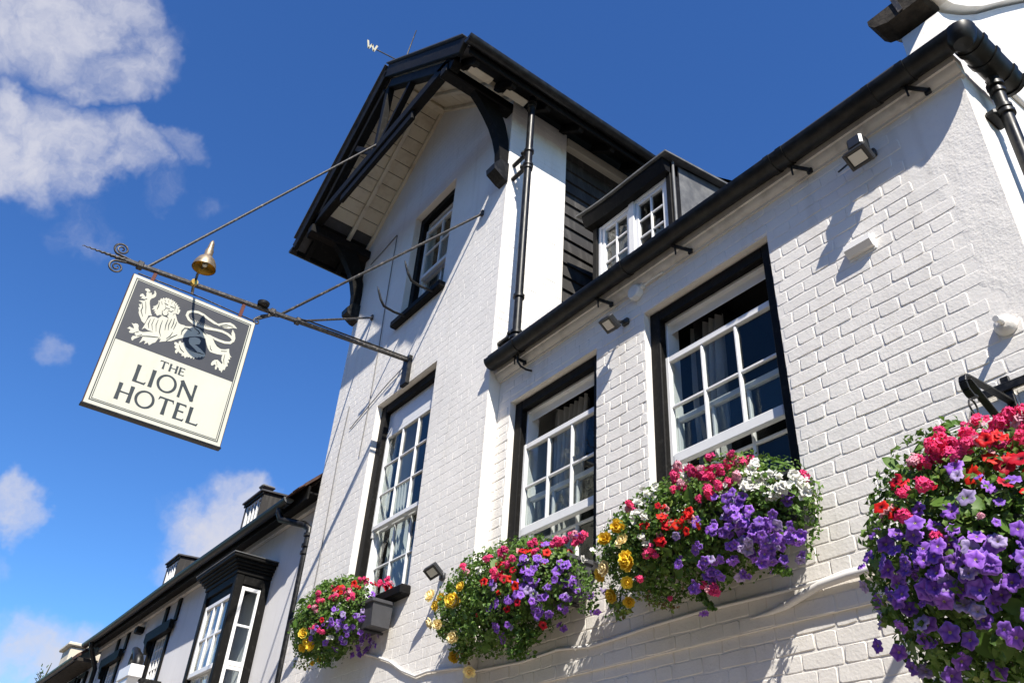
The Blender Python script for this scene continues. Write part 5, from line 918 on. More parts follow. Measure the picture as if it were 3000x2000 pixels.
FLOW = {'R':{'g':[-2751,-354,3533,-2747,-352,3536,-2741,-326,3579,-2727,-373,3502,-2743,-353,3523,-2728,-339,3571,-2781,-312,3574,-2618,-373,3530,-2559,-388,3480,-2615,-361,3498,-2577,-400,3492,-2559,-373,3478,-2529,-392,3488,-2561,-375,3485,-2622,-366,3491,-2493,-385,3411,-2412,-371,3423,-2531,-366,3484,-2433,-371,3446,-2444,-387,3408,-2502,-390,3432,-2567,-349,3497,-2412,-385,3445,-2510,-360,3485,-2452,-377,3408,-2510,-337,3552,-2528,-318,3513,-2455,-407,3421,-2518,-395,3458,-2472,-351,3473,-2410,-312,3505,-2388,-286,3490,-2342,-313,3505,-2417,-320,3480,-2369,-292,3492,-2389,-304,3488,-2455,-258,3531,-2393,-316,3538,-2324,-327,3482,-2424,-333,3498,-2393,-323,3461,-2385,-326,3519,-2379,-369,3376,-2377,-383,3359,-2376,-383,3347,-2323,-384,3359,-2313,-393,3375,-2461,-430,3354,-2475,-415,3329,-2404,-428,3341,-2453,-436,3323,-2473,-423,3351,-2480,-415,3346,-2438,-402,3324,-2404,-420,3324,-2288,-298,3434,-2303,-284,3451,-2255,-318,3430,-2337,-238,3509,-2156,-171,3350,-2081,-190,3357,-2116,-174,3372,-2999,-415,3436,-3024,-419,3429,-3018,-385,3429,-2636,-424,3417,-2658,-406,3428,-2691,-425,3428,-2623,-434,3424,-2822,-436,3114,-2833,-438,3146,-2881,-430,3143,-2948,-414,3029,-2597,-320,2924,-2565,-313,2923,-2576,-294,2912,-2627,-303,2948,-2882,-290,2936,-2516,-438,3315],'w':[-2638,-345,3508,-2650,-378,3503,-2714,-298,3558,-2633,-382,3484,-2697,-306,3587,-2301,-328,3426,-2229,-335,3422,-2254,-361,3383,-2315,-331,3414,-2264,-332,3428,-2290,-334,3388,-2243,-339,3426,-2235,-343,3328,-2223,-332,3353,-2181,-325,3352,-2251,-332,3325,-2146,-320,3341,-2166,-322,3385,-2191,-330,3321,-2219,-347,3372,-2183,-328,3348,-2215,-331,3379,-2238,-376,3341,-2270,-394,3309,-2302,-364,3338,-2254,-395,3296,-2268,-362,3329,-2276,-365,3336,-2259,-370,3314,-2297,-366,3349,-2278,-355,3319,-2211,-377,3299,-2121,-236,3324,-2132,-256,3302,-2075,-226,3333,-2128,-263,3299,-2081,-258,3318,-2089,-284,3334,-2151,-277,3288,-2131,-267,3306,-2067,-272,3310,-2107,-291,3286,-2083,-273,3339,-2100,-237,3333,-2152,-315,3291,-2130,-326,3267,-2185,-312,3264,-2150,-302,3275,-2174,-313,3292,-2204,-315,3253,-2106,-317,3269,-2114,-314,3255,-2139,-307,3279,-2199,-323,3263,-2074,-209,3321,-2100,-204,3305,-2083,-210,3315,-2044,-227,3270,-2054,-252,3256,-2079,-241,3286,-2075,-246,3252,-2911,-424,3432,-2930,-427,3449,-2869,-406,3477,-2994,-330,3544,-2858,-402,3437,-2956,-436,3377,-2968,-425,3364,-2862,-470,3308,-2957,-456,3367,-2897,-427,3349,-2897,-450,3355,-2849,-438,3309,-2965,-434,3352,-2878,-460,3346,-2948,-450,3327,-2808,-429,3466,-2846,-382,3491,-2357,-408,3333,-2396,-392,3307,-2362,-392,3319,-2881,-461,3221,-2873,-461,3214,-2878,-437,3193],'r':[-2767,-465,3352,-2742,-438,3330,-2751,-435,3347,-2754,-459,3336,-2577,-434,3257,-2594,-469,3236,-2570,-461,3233,-2566,-439,3223,-2727,-474,3263,-2653,-443,3217,-2687,-467,3245,-2686,-440,3226,-2699,-475,3226,-2710,-477,3260,-2575,-457,3155,-2744,-470,3165,-2746,-457,3150,-2783,-443,3200,-2772,-451,3159,-2870,-452,3277,-2513,-444,3174],'v':[-2257,-335,3139,-2296,-342,3115,-2309,-377,3171,-2301,-369,3195,-2350,-367,3120,-2207,-345,3130,-2266,-371,3191,-2207,-337,3128,-2305,-367,3139,-2326,-381,3147,-2239,-359,3132,-2293,-359,3179,-2270,-369,3106,-2359,-397,3154,-2243,-338,3106,-2356,-378,3183,-2371,-379,3146,-2250,-335,3137,-2309,-382,3139,-2238,-344,3114,-2326,-410,3167,-2276,-355,3117,-2295,-394,3156,-2286,-334,3119,-2173,-347,3155,-2226,-328,3107,-2171,-319,3116,-2182,-316,3109,-2331,-380,3177,-2188,-332,3119,-2278,-339,3116,-2262,-390,3190,-2325,-348,3126,-2330,-406,3163,-2255,-320,3132,-2401,-406,3204,-2314,-409,3234,-2328,-411,3174,-2383,-390,3213,-2372,-403,3190,-2327,-401,3190,-2368,-412,3233,-2363,-405,3220,-2335,-410,3199,-2314,-383,3250,-2289,-392,3263,-2140,-268,3234,-2124,-283,3253,-2452,-422,3124,-2487,-416,3157,-2460,-420,3157,-2458,-426,3167,-2443,-435,3148,-2436,-438,3168,-2481,-414,3146,-2408,-392,3126,-2398,-386,3119,-2420,-395,3125,-2370,-392,3157,-2398,-387,3153,-2407,-383,3144,-2375,-403,3136,-2198,-256,3092,-2176,-213,3096,-2216,-255,3071,-2209,-181,3081,-2127,-235,3069,-2195,-256,3062,-2169,-214,3092,-2181,-237,3085,-2150,-254,3114,-2129,-218,3090,-2190,-239,3075,-2192,-229,3080,-2158,-197,3060,-2161,-256,3125,-2340,-363,3095,-2248,-322,3045,-2202,-301,3066,-2294,-352,3076,-2237,-307,3066,-2270,-302,3063,-2226,-263,3037,-2339,-341,3081,-2409,-367,3064,-2348,-358,3037,-2302,-264,3040,-2317,-356,3091,-2322,-332,3083,-2333,-341,3034,-2346,-381,3064,-2242,-346,3077,-2242,-285,3066,-2376,-378,3059,-2221,-298,3064,-2347,-306,3032,-2354,-337,3081,-2239,-273,3063,-2219,-266,3031,-2258,-280,3010,-2373,-346,3079,-2243,-286,3032,-2309,-357,3063,-2276,-271,3047,-2243,-216,2998,-2286,-241,3003,-2314,-257,2987,-2288,-278,3031,-2305,-263,3018,-2286,-165,3012,-2283,-277,3029,-2290,-224,2996,-2273,-256,2988,-2277,-297,3010,-2256,-276,3019,-2309,-285,2980,-2299,-219,3013,-2335,-287,2998,-2550,-422,3098,-2580,-407,3081,-2546,-417,3086,-2643,-462,3154,-2653,-457,3157,-2469,-371,3016,-2561,-384,3011,-2529,-396,3019,-2548,-378,3031,-2518,-354,3022,-2544,-396,3018,-2509,-390,3021,-2428,-359,2998,-2411,-335,3000,-2410,-339,2984,-2465,-250,2954,-2427,-236,2963,-2445,-258,2972,-2658,-319,2938,-2664,-338,2970,-2671,-339,2932,-2786,-146,2877,-2760,-174,2877,-2361,-129,3005,-2277,-164,2976,-2333,-99,3006,-2220,-98,3043,-2225,-99,3047,-2239,-98,3029,-2544,-435,3202,-2549,-431,3216,-2427,-414,3288,-2363,-417,3267,-2350,-384,3265,-2328,-412,3285,-2343,-391,3267,-2381,-394,3299,-2326,-394,3263,-2700,-406,3045,-2695,-408,3072,-2700,-422,3042,-2521,-336,2977,-2580,-317,2969,-2508,-325,2959,-2590,-334,2985,-2553,-332,2993],'y':[-3083,-437,3334,-3048,-432,3312,-3183,-429,3290,-3056,-435,3252,-3016,-434,3139,-3010,-442,3119,-3286,-375,3141,-3230,-371,3160,-3078,-374,3051,-3234,-329,3033,-3190,-262,2998]},'L':{'g':[-4117,-433,3495,-4123,-420,3449,-4138,-431,3473,-4165,-418,3474,-4110,-410,3483,-4256,-458,3448,-4271,-457,3456,-4249,-439,3460,-4537,-452,3487,-4514,-462,3450,-4494,-460,3442,-3920,-365,3468,-3870,-359,3465,-3864,-333,3478,-3921,-366,3483,-3898,-363,3506,-3788,-285,3495,-3773,-296,3493,-3804,-304,3467,-3790,-303,3467,-3789,-248,3476,-3794,-241,3496,-3807,-270,3480,-3782,-277,3476,-3810,-274,3489,-3801,-197,3527,-3725,-192,3550,-3723,-177,3503,-3760,-197,3549,-3814,-201,3535,-3677,-176,3519,-3759,-185,3510,-3741,-192,3543,-3670,-173,3518,-3678,-178,3527,-3697,-173,3502,-3691,-169,3498,-3733,-177,3498,-3842,-376,3435,-3904,-366,3427,-3876,-375,3438,-4145,-470,3340,-4181,-468,3320,-4135,-463,3309,-4112,-477,3331,-4185,-449,3338,-4034,-453,3368,-4055,-451,3383,-4072,-449,3375,-4002,-441,3395],'r':[-3921,-393,3429,-3974,-399,3455,-3956,-402,3457,-3841,-353,3405,-3788,-349,3414,-3828,-353,3369,-4237,-488,3306,-4105,-448,3322,-4107,-446,3327,-4055,-457,3283,-4088,-455,3314,-4030,-433,3280,-4006,-424,3327,-4137,-446,3387,-4141,-447,3390,-4117,-463,3399,-4125,-439,3222,-4088,-410,3127,-3958,-410,3129,-4361,-451,3123,-3904,-269,3017,-3793,-170,3454,-3977,-436,3225],'v':[-3839,-326,3469,-3812,-327,3484,-3710,-183,3521,-3655,-180,3539,-3958,-412,3381,-3930,-413,3390,-3911,-415,3391,-3938,-390,3385,-3953,-404,3371,-3849,-365,3334,-3771,-376,3350,-3825,-383,3374,-3828,-389,3371,-3682,-308,3303,-3686,-304,3322,-3671,-293,3320,-3719,-292,3312,-3731,-292,3341,-3714,-324,3273,-3709,-334,3283,-3852,-398,3311,-3899,-395,3303,-3855,-401,3280,-3886,-395,3283,-3901,-424,3271,-3905,-419,3301,-3870,-415,3288,-4001,-421,3264,-3982,-426,3266,-3992,-423,3263,-3811,-381,3221,-3876,-371,3224,-3885,-383,3248,-3943,-394,3214,-3923,-381,3199,-3934,-402,3220,-3904,-388,3194,-3886,-396,3210,-3776,-337,3201,-3801,-325,3208,-3678,-208,3237,-3724,-245,3232,-3680,-240,3244,-3744,-254,3232,-3720,-209,3231,-3690,-193,3191,-3754,-95,3211,-3695,-183,3210,-3712,-157,3229,-3745,-113,3215,-4146,-472,3274,-4149,-458,3252,-4167,-443,3181,-4146,-457,3155,-4026,-414,3163,-4045,-428,3160,-4038,-430,3150,-3931,-419,3166,-3973,-413,3179,-3855,-389,3163,-3865,-362,3157,-3871,-377,3125,-3876,-382,3165,-3889,-351,3135,-3821,-321,3151,-3843,-347,3147,-3830,-340,3160,-3733,-248,3146,-3738,-240,3156,-3730,-267,3144,-3772,-201,3165,-3725,-204,3147,-3789,-191,3098,-3804,-217,3114,-3820,-289,3066,-3898,-297,3087,-3934,-296,3070,-3918,-328,3091,-3920,-296,3083,-3910,-324,3099,-3880,-330,3082,-3860,-300,3056,-3883,-325,3106,-3903,-355,3097,-3893,-334,3099,-3913,-349,3112,-3692,-80,3180,-3661,-75,3181,-3597,-74,3207,-3593,-72,3202,-3695,-67,3111,-3671,-58,3089,-4111,-367,3042,-4094,-368,3026,-4221,-335,2998,-4229,-326,2970,-3934,-125,3063,-3937,-85,3048,-3724,-332,3234,-3739,-318,3225,-4238,-373,3050,-4204,-381,3032,-3917,-299,3053,-3941,-301,3070,-3904,-309,3067,-4226,-448,3151,-4226,-439,3152],'y':[-4902,-365,3373,-4996,-397,3399,-4862,-427,3297,-4568,-456,3252,-4611,-470,3266,-4581,-459,3256,-4565,-470,3264,-5034,-355,3237,-4852,-407,3178,-4846,-254,3013,-4734,-206,2906,-4468,-491,3318,-4648,-405,3060],'w':[-3742,-146,3401,-3723,-141,3395,-3616,-134,3419,-3685,-138,3399,-4345,-452,3400,-4344,-459,3404,-4278,-462,3377,-4293,-473,3385,-4336,-456,3393]},'T':{'g':[-6336,-291,3849,-6317,-285,3852,-6266,-349,3824,-6331,-288,3846,-6330,-294,3860,-6243,-250,3826,-6304,-268,3820,-6278,-272,3855,-6563,-543,3695,-6547,-567,3687,-6501,-568,3648,-6529,-567,3724,-6451,-552,3644,-6270,-456,3688,-6206,-463,3718,-6204,-442,3698,-6252,-482,3713,-6217,-444,3689,-6264,-461,3680,-6231,-447,3659,-6663,-574,3642,-6531,-562,3595,-6547,-566,3587,-6579,-562,3633,-6550,-564,3594,-6581,-559,3603,-6608,-559,3623,-6560,-580,3612,-6310,-506,3661,-6340,-531,3669,-6384,-523,3668,-6347,-510,3659,-6160,-438,3651,-6144,-441,3631,-6224,-438,3632,-6459,-498,3779,-6484,-518,3434,-6488,-514,3425,-6453,-507,3410,-6126,-194,3773,-6072,-179,3780,-6042,-180,3804,-6105,-201,3810,-6111,-200,3798,-6059,-179,3788,-6035,-167,3779,-6156,-217,3810,-6099,-197,3805,-6077,-194,3819,-6545,-531,3463,-6562,-541,3484,-6599,-555,3456],'r':[-6332,-471,3747,-6380,-493,3740,-6303,-482,3741,-6334,-510,3739,-6253,-502,3682,-6388,-508,3715,-6310,-517,3677,-6334,-506,3694,-6342,-485,3712,-6348,-527,3685,-6238,-403,3776,-6229,-418,3754,-6200,-375,3752,-6210,-392,3740,-6210,-375,3716,-6205,-370,3742,-6222,-368,3735,-6087,-179,3767,-6060,-178,3791,-6050,-171,3775,-6042,-159,3749,-6190,-229,3817,-6182,-227,3819,-6086,-197,3820,-6438,-540,3493,-6504,-550,3507,-6427,-547,3489,-6079,-169,3744],'v':[-6222,-253,3699,-6165,-269,3701,-6275,-491,3535,-6330,-503,3547,-6295,-506,3568,-6314,-525,3566,-6302,-513,3554,-6203,-466,3500,-6215,-479,3516,-6227,-465,3489,-6155,-383,3505,-6161,-385,3508,-6131,-391,3508,-6140,-338,3551,-6149,-340,3540,-6154,-248,3560,-6189,-207,3560,-6186,-210,3555,-6186,-207,3517,-6230,-226,3528,-6124,-329,3495,-6155,-343,3494,-6128,-325,3474,-6370,-524,3486,-6329,-500,3478,-6338,-493,3494,-6339,-495,3455,-6350,-495,3477,-6291,-461,3466,-6251,-446,3428,-6268,-459,3439,-6497,-536,3527,-6473,-535,3521,-6393,-509,3444,-6454,-527,3477,-6508,-551,3440,-6578,-548,3426,-6567,-545,3426,-6594,-542,3476,-6578,-549,3457,-6324,-461,3430,-6282,-464,3422,-6323,-439,3418,-6258,-384,3374,-6238,-414,3430,-6253,-404,3424,-6259,-394,3406,-6252,-391,3417,-6240,-370,3436,-6201,-378,3429,-6285,-366,3397,-6255,-399,3416,-6349,-146,3425,-6304,-191,3484,-6216,-275,3454,-6275,-223,3442,-6162,-290,3434,-6187,-309,3403,-6339,-154,3468,-6247,-253,3459,-6354,-163,3478,-6255,-217,3410,-6248,-212,3417,-6344,-207,3405,-6302,-229,3381,-6300,-225,3382,-6305,-181,3470,-6340,-158,3477,-6205,-306,3427,-6253,-129,3467,-6323,-160,3502,-6301,-144,3469,-6251,-128,3467,-6266,-136,3478,-6214,-124,3500,-6262,-140,3498,-6234,-116,3451,-6241,-114,3430,-6231,-113,3437,-6311,-407,3355,-6326,-367,3337,-6322,-360,3336,-6330,-362,3333,-6348,-369,3338,-6385,-189,3367,-6387,-206,3346,-6412,-206,3357,-6338,-135,3394,-6319,-126,3381,-6328,-132,3395,-6274,-105,3349,-6316,-117,3349,-6268,-106,3365,-6373,-130,3340,-6355,-126,3341,-6407,-144,3349,-6542,-179,3310,-6531,-173,3304,-6477,-379,3298,-6463,-363,3299,-6475,-372,3290,-6639,-520,3390,-6647,-504,3372,-6162,-166,3673,-6159,-161,3658,-6068,-139,3679,-6480,-459,3338,-6448,-459,3344,-6498,-441,3348,-6381,-128,3314,-6394,-129,3303,-6478,-167,3352,-6458,-149,3306,-6474,-158,3318],'y':[-6720,-562,3443,-6742,-509,3381,-6806,-509,3344,-6660,-499,3336,-6819,-389,3255,-6708,-373,3270],'w':[-6385,-459,3370,-6407,-462,3376]},'B':{'g':[-1173,-692,2993,-1092,-725,2982,-1085,-659,3057,-1087,-697,2984,-1134,-661,3065,-1111,-628,3082,-1107,-715,2999,-1040,-546,3095,-1059,-549,3083,-1046,-551,3099,-1024,-527,3057,-990,-529,3089,-1216,-751,2969,-1188,-772,2958,-1214,-748,2943,-1297,-732,2942,-1234,-754,2918,-1271,-748,2953,-1279,-762,2942,-1120,-762,2926,-1141,-776,2913,-983,-673,2951,-991,-632,2955,-1311,-832,2722,-1303,-829,2722,-1092,-840,2678,-1222,-848,2641,-1046,-637,3028,-1037,-664,2964,-1004,-519,3054,-966,-585,3030,-972,-503,3039,-997,-517,3055,-959,-515,3078,-985,-533,3105,-1056,-701,2949,-1113,-766,2945,-1159,-727,3009,-1168,-749,2953,-1102,-760,2930,-1195,-724,2999,-1075,-738,2934,-1173,-765,2984,-1176,-748,3005,-1216,-840,2819,-1310,-830,2827,-1229,-845,2816],'r':[-1021,-726,2850,-1104,-772,2836,-1013,-780,2771,-1037,-754,2882,-1044,-746,2932,-1045,-739,2895,-972,-720,2862,-1373,-792,2784,-1387,-823,2788,-1375,-818,2772,-1350,-788,2890,-1333,-788,2889,-1012,-726,2942,-1009,-724,2928,-1196,-832,2795,-1004,-693,2873,-1020,-704,2880,-959,-715,2746,-929,-692,2803,-971,-713,2767,-967,-699,2807],'v':[-1143,-795,2869,-1131,-813,2829,-1078,-798,2815,-1065,-766,2783,-993,-760,2794,-1112,-842,2744,-1032,-796,2722,-1279,-807,2757,-1172,-835,2724,-1225,-818,2691,-1052,-818,2644,-1109,-828,2631,-1011,-791,2623,-1038,-755,2552,-1284,-822,2620,-1206,-831,2614,-1170,-805,2603,-1293,-830,2671,-1338,-811,2654,-1326,-847,2584,-1250,-836,2568,-1200,-825,2560,-1150,-795,2566,-1098,-832,2550,-1179,-799,2520,-1228,-821,2510,-1313,-796,2516,-1282,-813,2501,-1395,-793,2512,-1153,-806,2471,-1082,-759,2490,-1212,-788,2488,-1253,-786,2474,-1226,-774,2454,-1179,-799,2417,-1142,-743,2445,-1286,-773,2381,-1200,-736,2409,-1146,-750,2372,-1124,-722,2346,-1243,-751,2355,-1458,-734,2440,-1426,-686,2408,-1385,-693,2379,-1391,-781,2569,-1433,-796,2624,-1436,-780,2700,-1493,-747,2768,-1369,-811,2697,-1522,-759,2685,-1607,-662,2705,-1613,-645,2626,-1585,-616,2577,-1603,-613,2517,-1630,-611,2437,-1572,-571,2413,-1519,-530,2353,-1329,-657,2327,-1242,-624,2296,-1386,-627,2302,-1565,-557,2362,-1425,-719,2488,-1449,-760,2514,-1493,-726,2566,-1064,-812,2596,-1122,-805,2534,-1379,-753,2432,-1352,-784,2563,-1275,-822,2642,-1305,-817,2581,-1365,-743,2429,-1330,-819,2597,-1269,-816,2474,-1381,-828,2656,-1359,-819,2577,-1288,-839,2667,-1254,-838,2538,-1436,-775,2606,-1263,-801,2474,-1268,-865,2689,-1419,-756,2566,-1305,-847,2669,-1259,-806,2558,-1312,-824,2500,-1342,-786,2476,-1236,-820,2511,-1288,-818,2539,-1235,-812,2584,-1305,-790,2517,-1241,-819,2489,-1365,-818,2586,-1442,-768,2524,-1026,-726,2513,-952,-730,2547,-954,-724,2657,-1014,-747,2581,-1037,-692,2391,-989,-744,2611,-988,-734,2453,-939,-744,2605,-1034,-764,2502,-1013,-755,2519,-1072,-710,2357,-978,-735,2645,-1000,-721,2520,-1016,-726,2529,-989,-726,2475,-965,-712,2711,-1026,-760,2519,-997,-739,2468,-997,-759,2575,-964,-723,2652,-1065,-743,2396,-1003,-745,2620,-958,-755,2611,-1029,-761,2543,-1028,-751,2476,-1014,-751,2584,-1111,-791,2540,-1125,-752,2466,-1148,-840,2559,-1243,-851,2585,-1120,-806,2557,-1156,-814,2469,-1120,-840,2583,-1276,-850,2580,-1166,-822,2518,-1117,-771,2502,-1130,-836,2544,-1144,-811,2486,-1270,-792,2468,-1095,-821,2556,-1217,-853,2602,-1088,-788,2595,-1101,-824,2527,-1299,-836,2596,-1173,-837,2652,-1330,-768,2502]}}
def leaf_cloud(name, parent, specs, seed):
    """specs: list of (n, sampler) where sampler(r) -> (point, outward, size, tint)"""
    r = random.Random(seed); mb = MB(); tint = []
    for n, smp in specs:
        for i in range(n):
            p, o, s, tn = smp(r)
            o = (o + Vector((r.gauss(0, .6), r.gauss(0, .6), r.gauss(.15, .6)))).normalized(); u = o.orthogonal().normalized(); u = Quaternion(o, r.uniform(0, 6.28)) @ u; w = o.cross(u); b = len(mb.v)
            L = s * r.uniform(.7, 1.3); W_ = L * r.uniform(.28, .42); dr = o * (L * .18)
            mb.v += [tuple(p - u * L * .5), tuple(p - u * L * .05 + w * W_ + dr * .6), tuple(p + u * L * .5 - dr), tuple(p - u * L * .05 - w * W_ + dr * .6), tuple(p + u * L * .02)]
            mb.f += [(b, b + 4, b + 1), (b + 1, b + 4, b + 2), (b, b + 3, b + 4), (b + 3, b + 2, b + 4)]; tint += [max(0, min(1, tn))] * 5
    me = bpy.data.meshes.new(name); me.from_pydata(mb.v, [], mb.f); me.materials.append(M['leaf']); me.attributes.new('tint', 'FLOAT', 'POINT').data.foreach_set('value', tint)
    o = add(name, me, parent); o['kind'] = 'stuff'; return o
def ell(c, rd, lo=.55, hi=1.02, size=.04, zmin=-1.0, front=True):
    c = Vector(c); rd = Vector(rd)
    def f(r):
        while True:
            d = Vector((r.gauss(0, 1), r.gauss(0, 1), r.gauss(0, 1))).normalized()
            if d.z < zmin or (front and d.y > .45): continue
            k = r.uniform(lo ** 2, hi ** 2) ** .5; b = 1 + .10 * noise.noise((d.x * 3 + c.x, d.y * 3, d.z * 3)); dd = Vector((d.x * rd.x, d.y * rd.y, d.z * rd.z)); p = c + dd * (k * b)
            if p.y > -.02 and front: p.y = -.02 - r.random() * .06
            return p, Vector((d.x / rd.x, d.y / rd.y, d.z / rd.z)).normalized(), size, .42 + .3 * noise.noise((p.x * 9, p.y * 9, p.z * 9)) + r.gauss(0, .16)
    return f
def trail(x0, y0, z0, z1, dx=.0, sp=.03, size=.025, tn=.4):
    ph = random.random() * 6
    def f(r): t = r.random(); return Vector((x0 + dx * t + sp * math.sin(t * 5 + ph) + r.gauss(0, sp * .6), y0 + r.gauss(0, sp * .6), z0 + (z1 - z0) * t)), Vector((0, -1, .2)), size, tn + r.gauss(0, .15)
    return f
def put_flowers(t, data, c, rd, seed, scale=1.0):
    r = random.Random(seed); c = Vector(c); rd = Vector(rd)
    for k in data:
        L = data[k]
        for i in range(0, len(L), 3):
            p = Vector(L[i:i + 3]) / 1000; d = p - c; n = Vector((d.x / rd.x ** 2, d.y / rd.y ** 2, d.z / rd.z ** 2)); n = n.normalized()
            n = (n + (Vector((.8, -.5, .1)) if k == 'y' else Vector((.30, -.35, .30))) + Vector((r.gauss(0, .4), r.gauss(0, .4), r.gauss(0, .4)))).normalized()
            q = n.to_track_quat('Z', 'Y') @ Quaternion((0, 0, 1), r.uniform(0, 6.28)); s_ = scale * (r.uniform(.8, 1.15) if r.random() > .12 else r.uniform(.45, .65)) * {'v': .70, 'r': .72, 'g': .78, 'w': .85, 'y': 1.0}[k]
            add(KIND[k][0], FM[k], t, Matrix.LocRotScale(p + n * r.uniform(-.022, .016), q, (s_, s_ * r.uniform(.85, 1.1), s_ * r.uniform(.6, 1.6))))
def big_leaf():
    mb = MB(); n = 8
    for i in range(n + 1):
        t = i / n; w = math.sin(math.pi * min(1, t * 1.02)) ** .7 * .032 + .001
        for sg in (-1, 0, 1): mb.v.append((-.05 + .1 * t, sg * w, .006 * abs(sg) - .02 * t * t))
    for i in range(n):
        for s2 in range(2): q = i * 3 + s2; mb.f.append((q, q + 1, q + 4, q + 3))
    me = mb.mesh('leaf', 80); me.materials.append(M['leaf']); me.attributes.new('tint', 'FLOAT', 'POINT').data.foreach_set('value', [.48] * len(me.vertices)); return me
BL = big_leaf()
def big_leaves(t, c, rd, n, seed, xr=None):
    r = random.Random(seed)
    for i in range(n):
        p, o, s_, tn = ell(c, rd, .9, 1.06)(r)
        if xr and not (xr[0] < p.x < xr[1]): continue
        o = (o + Vector((r.gauss(0, .4), r.gauss(0, .4), r.gauss(.2, .4)))).normalized(); s_ = r.uniform(.6, 1.1)
        add('leaf', BL, t, Matrix.LocRotScale(p, o.to_track_quat('Z', 'Y') @ Quaternion((0, 0, 1), r.uniform(0, 6.28)), (s_, s_, s_)))
def window_box(label, x0, x1, y0, y1, z0, z1, c, rd, data, seed, trails, scale=1.0, nleaf=4200):
    t = thing('window_box', label, 'window box', ((x0 + x1) / 2, y1, z0), 'planted window boxes')
    mb = MB(); tp = .02; P = [(x0 + tp, y0 + tp, z0), (x1 - tp, y0 + tp, z0), (x1 - tp, y1, z0), (x0 + tp, y1, z0), (x0, y0, z1), (x1, y0, z1), (x1, y1, z1), (x0, y1, z1)]; mb.v += P
    mb.f += [(0, 1, 2, 3), (0, 1, 5, 4), (1, 2, 6, 5), (2, 3, 7, 6), (3, 0, 4, 7), (4, 5, 6, 7)]; mb.build('trough', 'trough', t)
    mb = MB(); mb.box(x0 - .012, x1 + .012, y0 - .012, y0 + .012, z1 - .025, z1 + .004, .004); mb.box(x0 - .012, x0 + .012, y0 + .012, y1, z1 - .025, z1 + .003, .004); mb.box(x1 - .012, x1 + .012, y0 + .012, y1, z1 - .025, z1 + .003, .004); mb.build('rim', 'trough', t)
    for xx in (x0 + .15, x1 - .15): MB().box(xx - .012, xx + .012, y0 + .03, y1 + .02, z0 - .02, z0 - .002, .003).build('support_bracket', 'black', t)
    put_flowers(t, data, c, rd, seed, scale)
    leaf_cloud('foliage', t, [(nleaf, ell(c, rd, .5, 1.0, .034)), (int(nleaf * .7), ell(c, rd, .94, 1.13, .026))] + trails, seed + 1)
    big_leaves(t, c, rd, 95, seed + 2)
    mb = MB(); r = random.Random(seed + 5)
    for k in range(30):
        p, o, s_, tn = ell(c, rd, .95, 1.05)(r); q = Vector(c) + (p - Vector(c)) * .35; mb.tube([q, (p + q) / 2 + Vector((0, 0, .02)), p, p + Vector((r.gauss(0, .03), r.gauss(-.02, .02), -r.random() * .08))], [.004, .003, .002, .0012], 4)
    o = mb.build('stems', 'stem', t, 60); o['kind'] = 'stuff'
    return t
wbR = window_box('overflowing window box under the right sash window, violet petunias and white flowers', -3.22, -2.14, -.22, -.05, 3.18, 3.40, (-2.76, -.2, 3.285), (.645, .24, .295), FLOW['R'], 31,
    [(150, trail(-2.72, -.22, 3.0, 2.86, .03, .02)), (160, trail(-3.3, -.22, 3.1, 2.95, -.05, .05, .03, .8)), (120, trail(-3.0, -.24, 3.02, 2.92, .02, .05, .022, .9)), (160, trail(-2.3, -.2, 3.05, 2.93, .06, .03)), (120, trail(-2.12, -.15, 3.3, 3.0, .0, .025))])
wbL = window_box('overflowing window box under the left sash window, yellow begonias at its end', -4.72, -3.72, -.24, -.05, 3.19, 3.41, (-4.38, -.22, 3.3), (.64, .25, .32), FLOW['L'], 41,
    [(420, trail(-4.12, -.26, 3.05, 2.88, .02, .06, .03)), (260, trail(-3.66, -.18, 3.35, 3.05, .05, .05)), (160, trail(-4.80, -.25, 3.12, 2.95, .05, .04, .035, .75)), (200, trail(-4.95, -.24, 3.3, 3.15, -.05, .06, .025, .85))])
wbT = window_box('smaller window box on the tower sill, pink geraniums above violet petunias', -7.0, -5.98, -.34, -.16, 3.42, 3.62, (-6.72, -.33, 3.6), (.55, .23, .31), FLOW['T'], 51,
    [(240, trail(-6.6, -.35, 3.3, 3.2, .0, .08)), (200, trail(-7.1, -.33, 3.4, 3.26, -.05, .08, .025, .85))], .95, 3600)
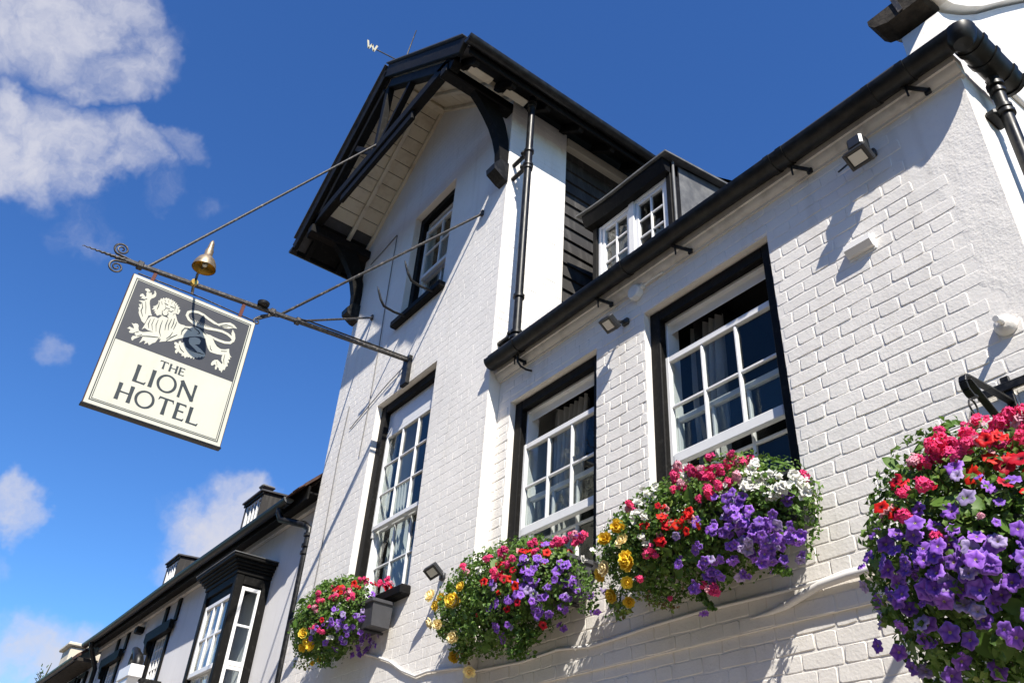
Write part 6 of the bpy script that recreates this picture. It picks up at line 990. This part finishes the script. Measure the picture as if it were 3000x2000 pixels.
# hanging basket
hb = thing('hanging_basket', 'large ball shaped hanging basket of violet and red flowers at the right edge', 'hanging basket', (-1.2, -.42, 2.2))
cB, rB = (-1.245, -.45, 2.68), (.385, .36, .43)
MB().lathe([(.02, -.2), (.12, -.17), (.19, -.08), (.21, 0)], (-1.2, -.42, 2.75), n=18).build('basket', 'trough', hb, 50)
for k in range(3):
    a = k * 2.094; MB().tube([(-1.2 + .2 * math.cos(a), -.42 + .2 * math.sin(a), 2.76), (-1.2, -.42, 3.24)], .003, 5).build('chain', 'iron', hb, 60)
put_flowers(hb, FLOW['B'], cB, rB, 61, 1.12)
def ellB(lo, hi, size): return ell(cB, rB, lo, hi, size, front=False)
leaf_cloud('foliage', hb, [(5200, ellB(.45, .99, .038)), (3400, ellB(.93, 1.10, .03)), (150, trail(-1.35, -.5, 2.35, 2.15, .03, .05)), (140, trail(-1.6, -.45, 2.6, 2.3, .03, .03)), (120, trail(-1.5, -.48, 2.4, 2.2, .03, .04)), (150, trail(-1.1, -.5, 2.35, 2.12, .0, .08))], 62)
big_leaves(hb, cB, rB, 130, 66)
mb = MB(); r = random.Random(9)
for k in range(40):
    p, o, s_, tn = ellB(.97, 1.12, .03)(r); q = Vector(cB) + (p - Vector(cB)) * .5; mb.tube([q, (p + q) / 2 + Vector((0, 0, .03)), p], [.004, .003, .0015], 4)
o = mb.build('stems', 'stem', hb, 60); o['kind'] = 'stuff'
bb = thing('basket_bracket', 'black iron wall bracket with curled end holding the hanging basket', 'bracket', (-1.21, 0, 3.4))
bx = -1.205
MB().box(bx - .018, bx + .018, -.022, -.006, 3.12, 3.56, .003).build('back_bar', 'black', bb); MB().box(bx - .12, bx + .12, -.030, -.0225, 3.49, 3.53, .004).build('cross_bar', 'black', bb)
MB().bar((bx, -.02, 3.20), (bx, -.36, 3.40), .03, .010, .002, side=(0, 1, 1)).build('brace', 'black', bb)
pts = [(bx, -.02, 3.44), (bx, -.2, 3.43), (bx, -.36, 3.415)] + [(bx, -.36 - .045 * math.sin(t), 3.37 + .045 * math.cos(t)) for t in (.4, .9, 1.5, 2.2, 2.9, 3.6)]
mb = MB()
for a, b in zip(pts, pts[1:]): mb.bar(a, b, .03, .011, .002, side=(0, .3, 1))
mb.build('arm', 'black', bb)
mb = MB(); mb.tube([(bx + .0, -.375 + .03 * math.cos(t), 3.275 + .032 * math.sin(t)) for t in [i * 6.283 / 16 for i in range(17)]], .004, 6, False); mb.build('ring', 'iron', bb, 60)
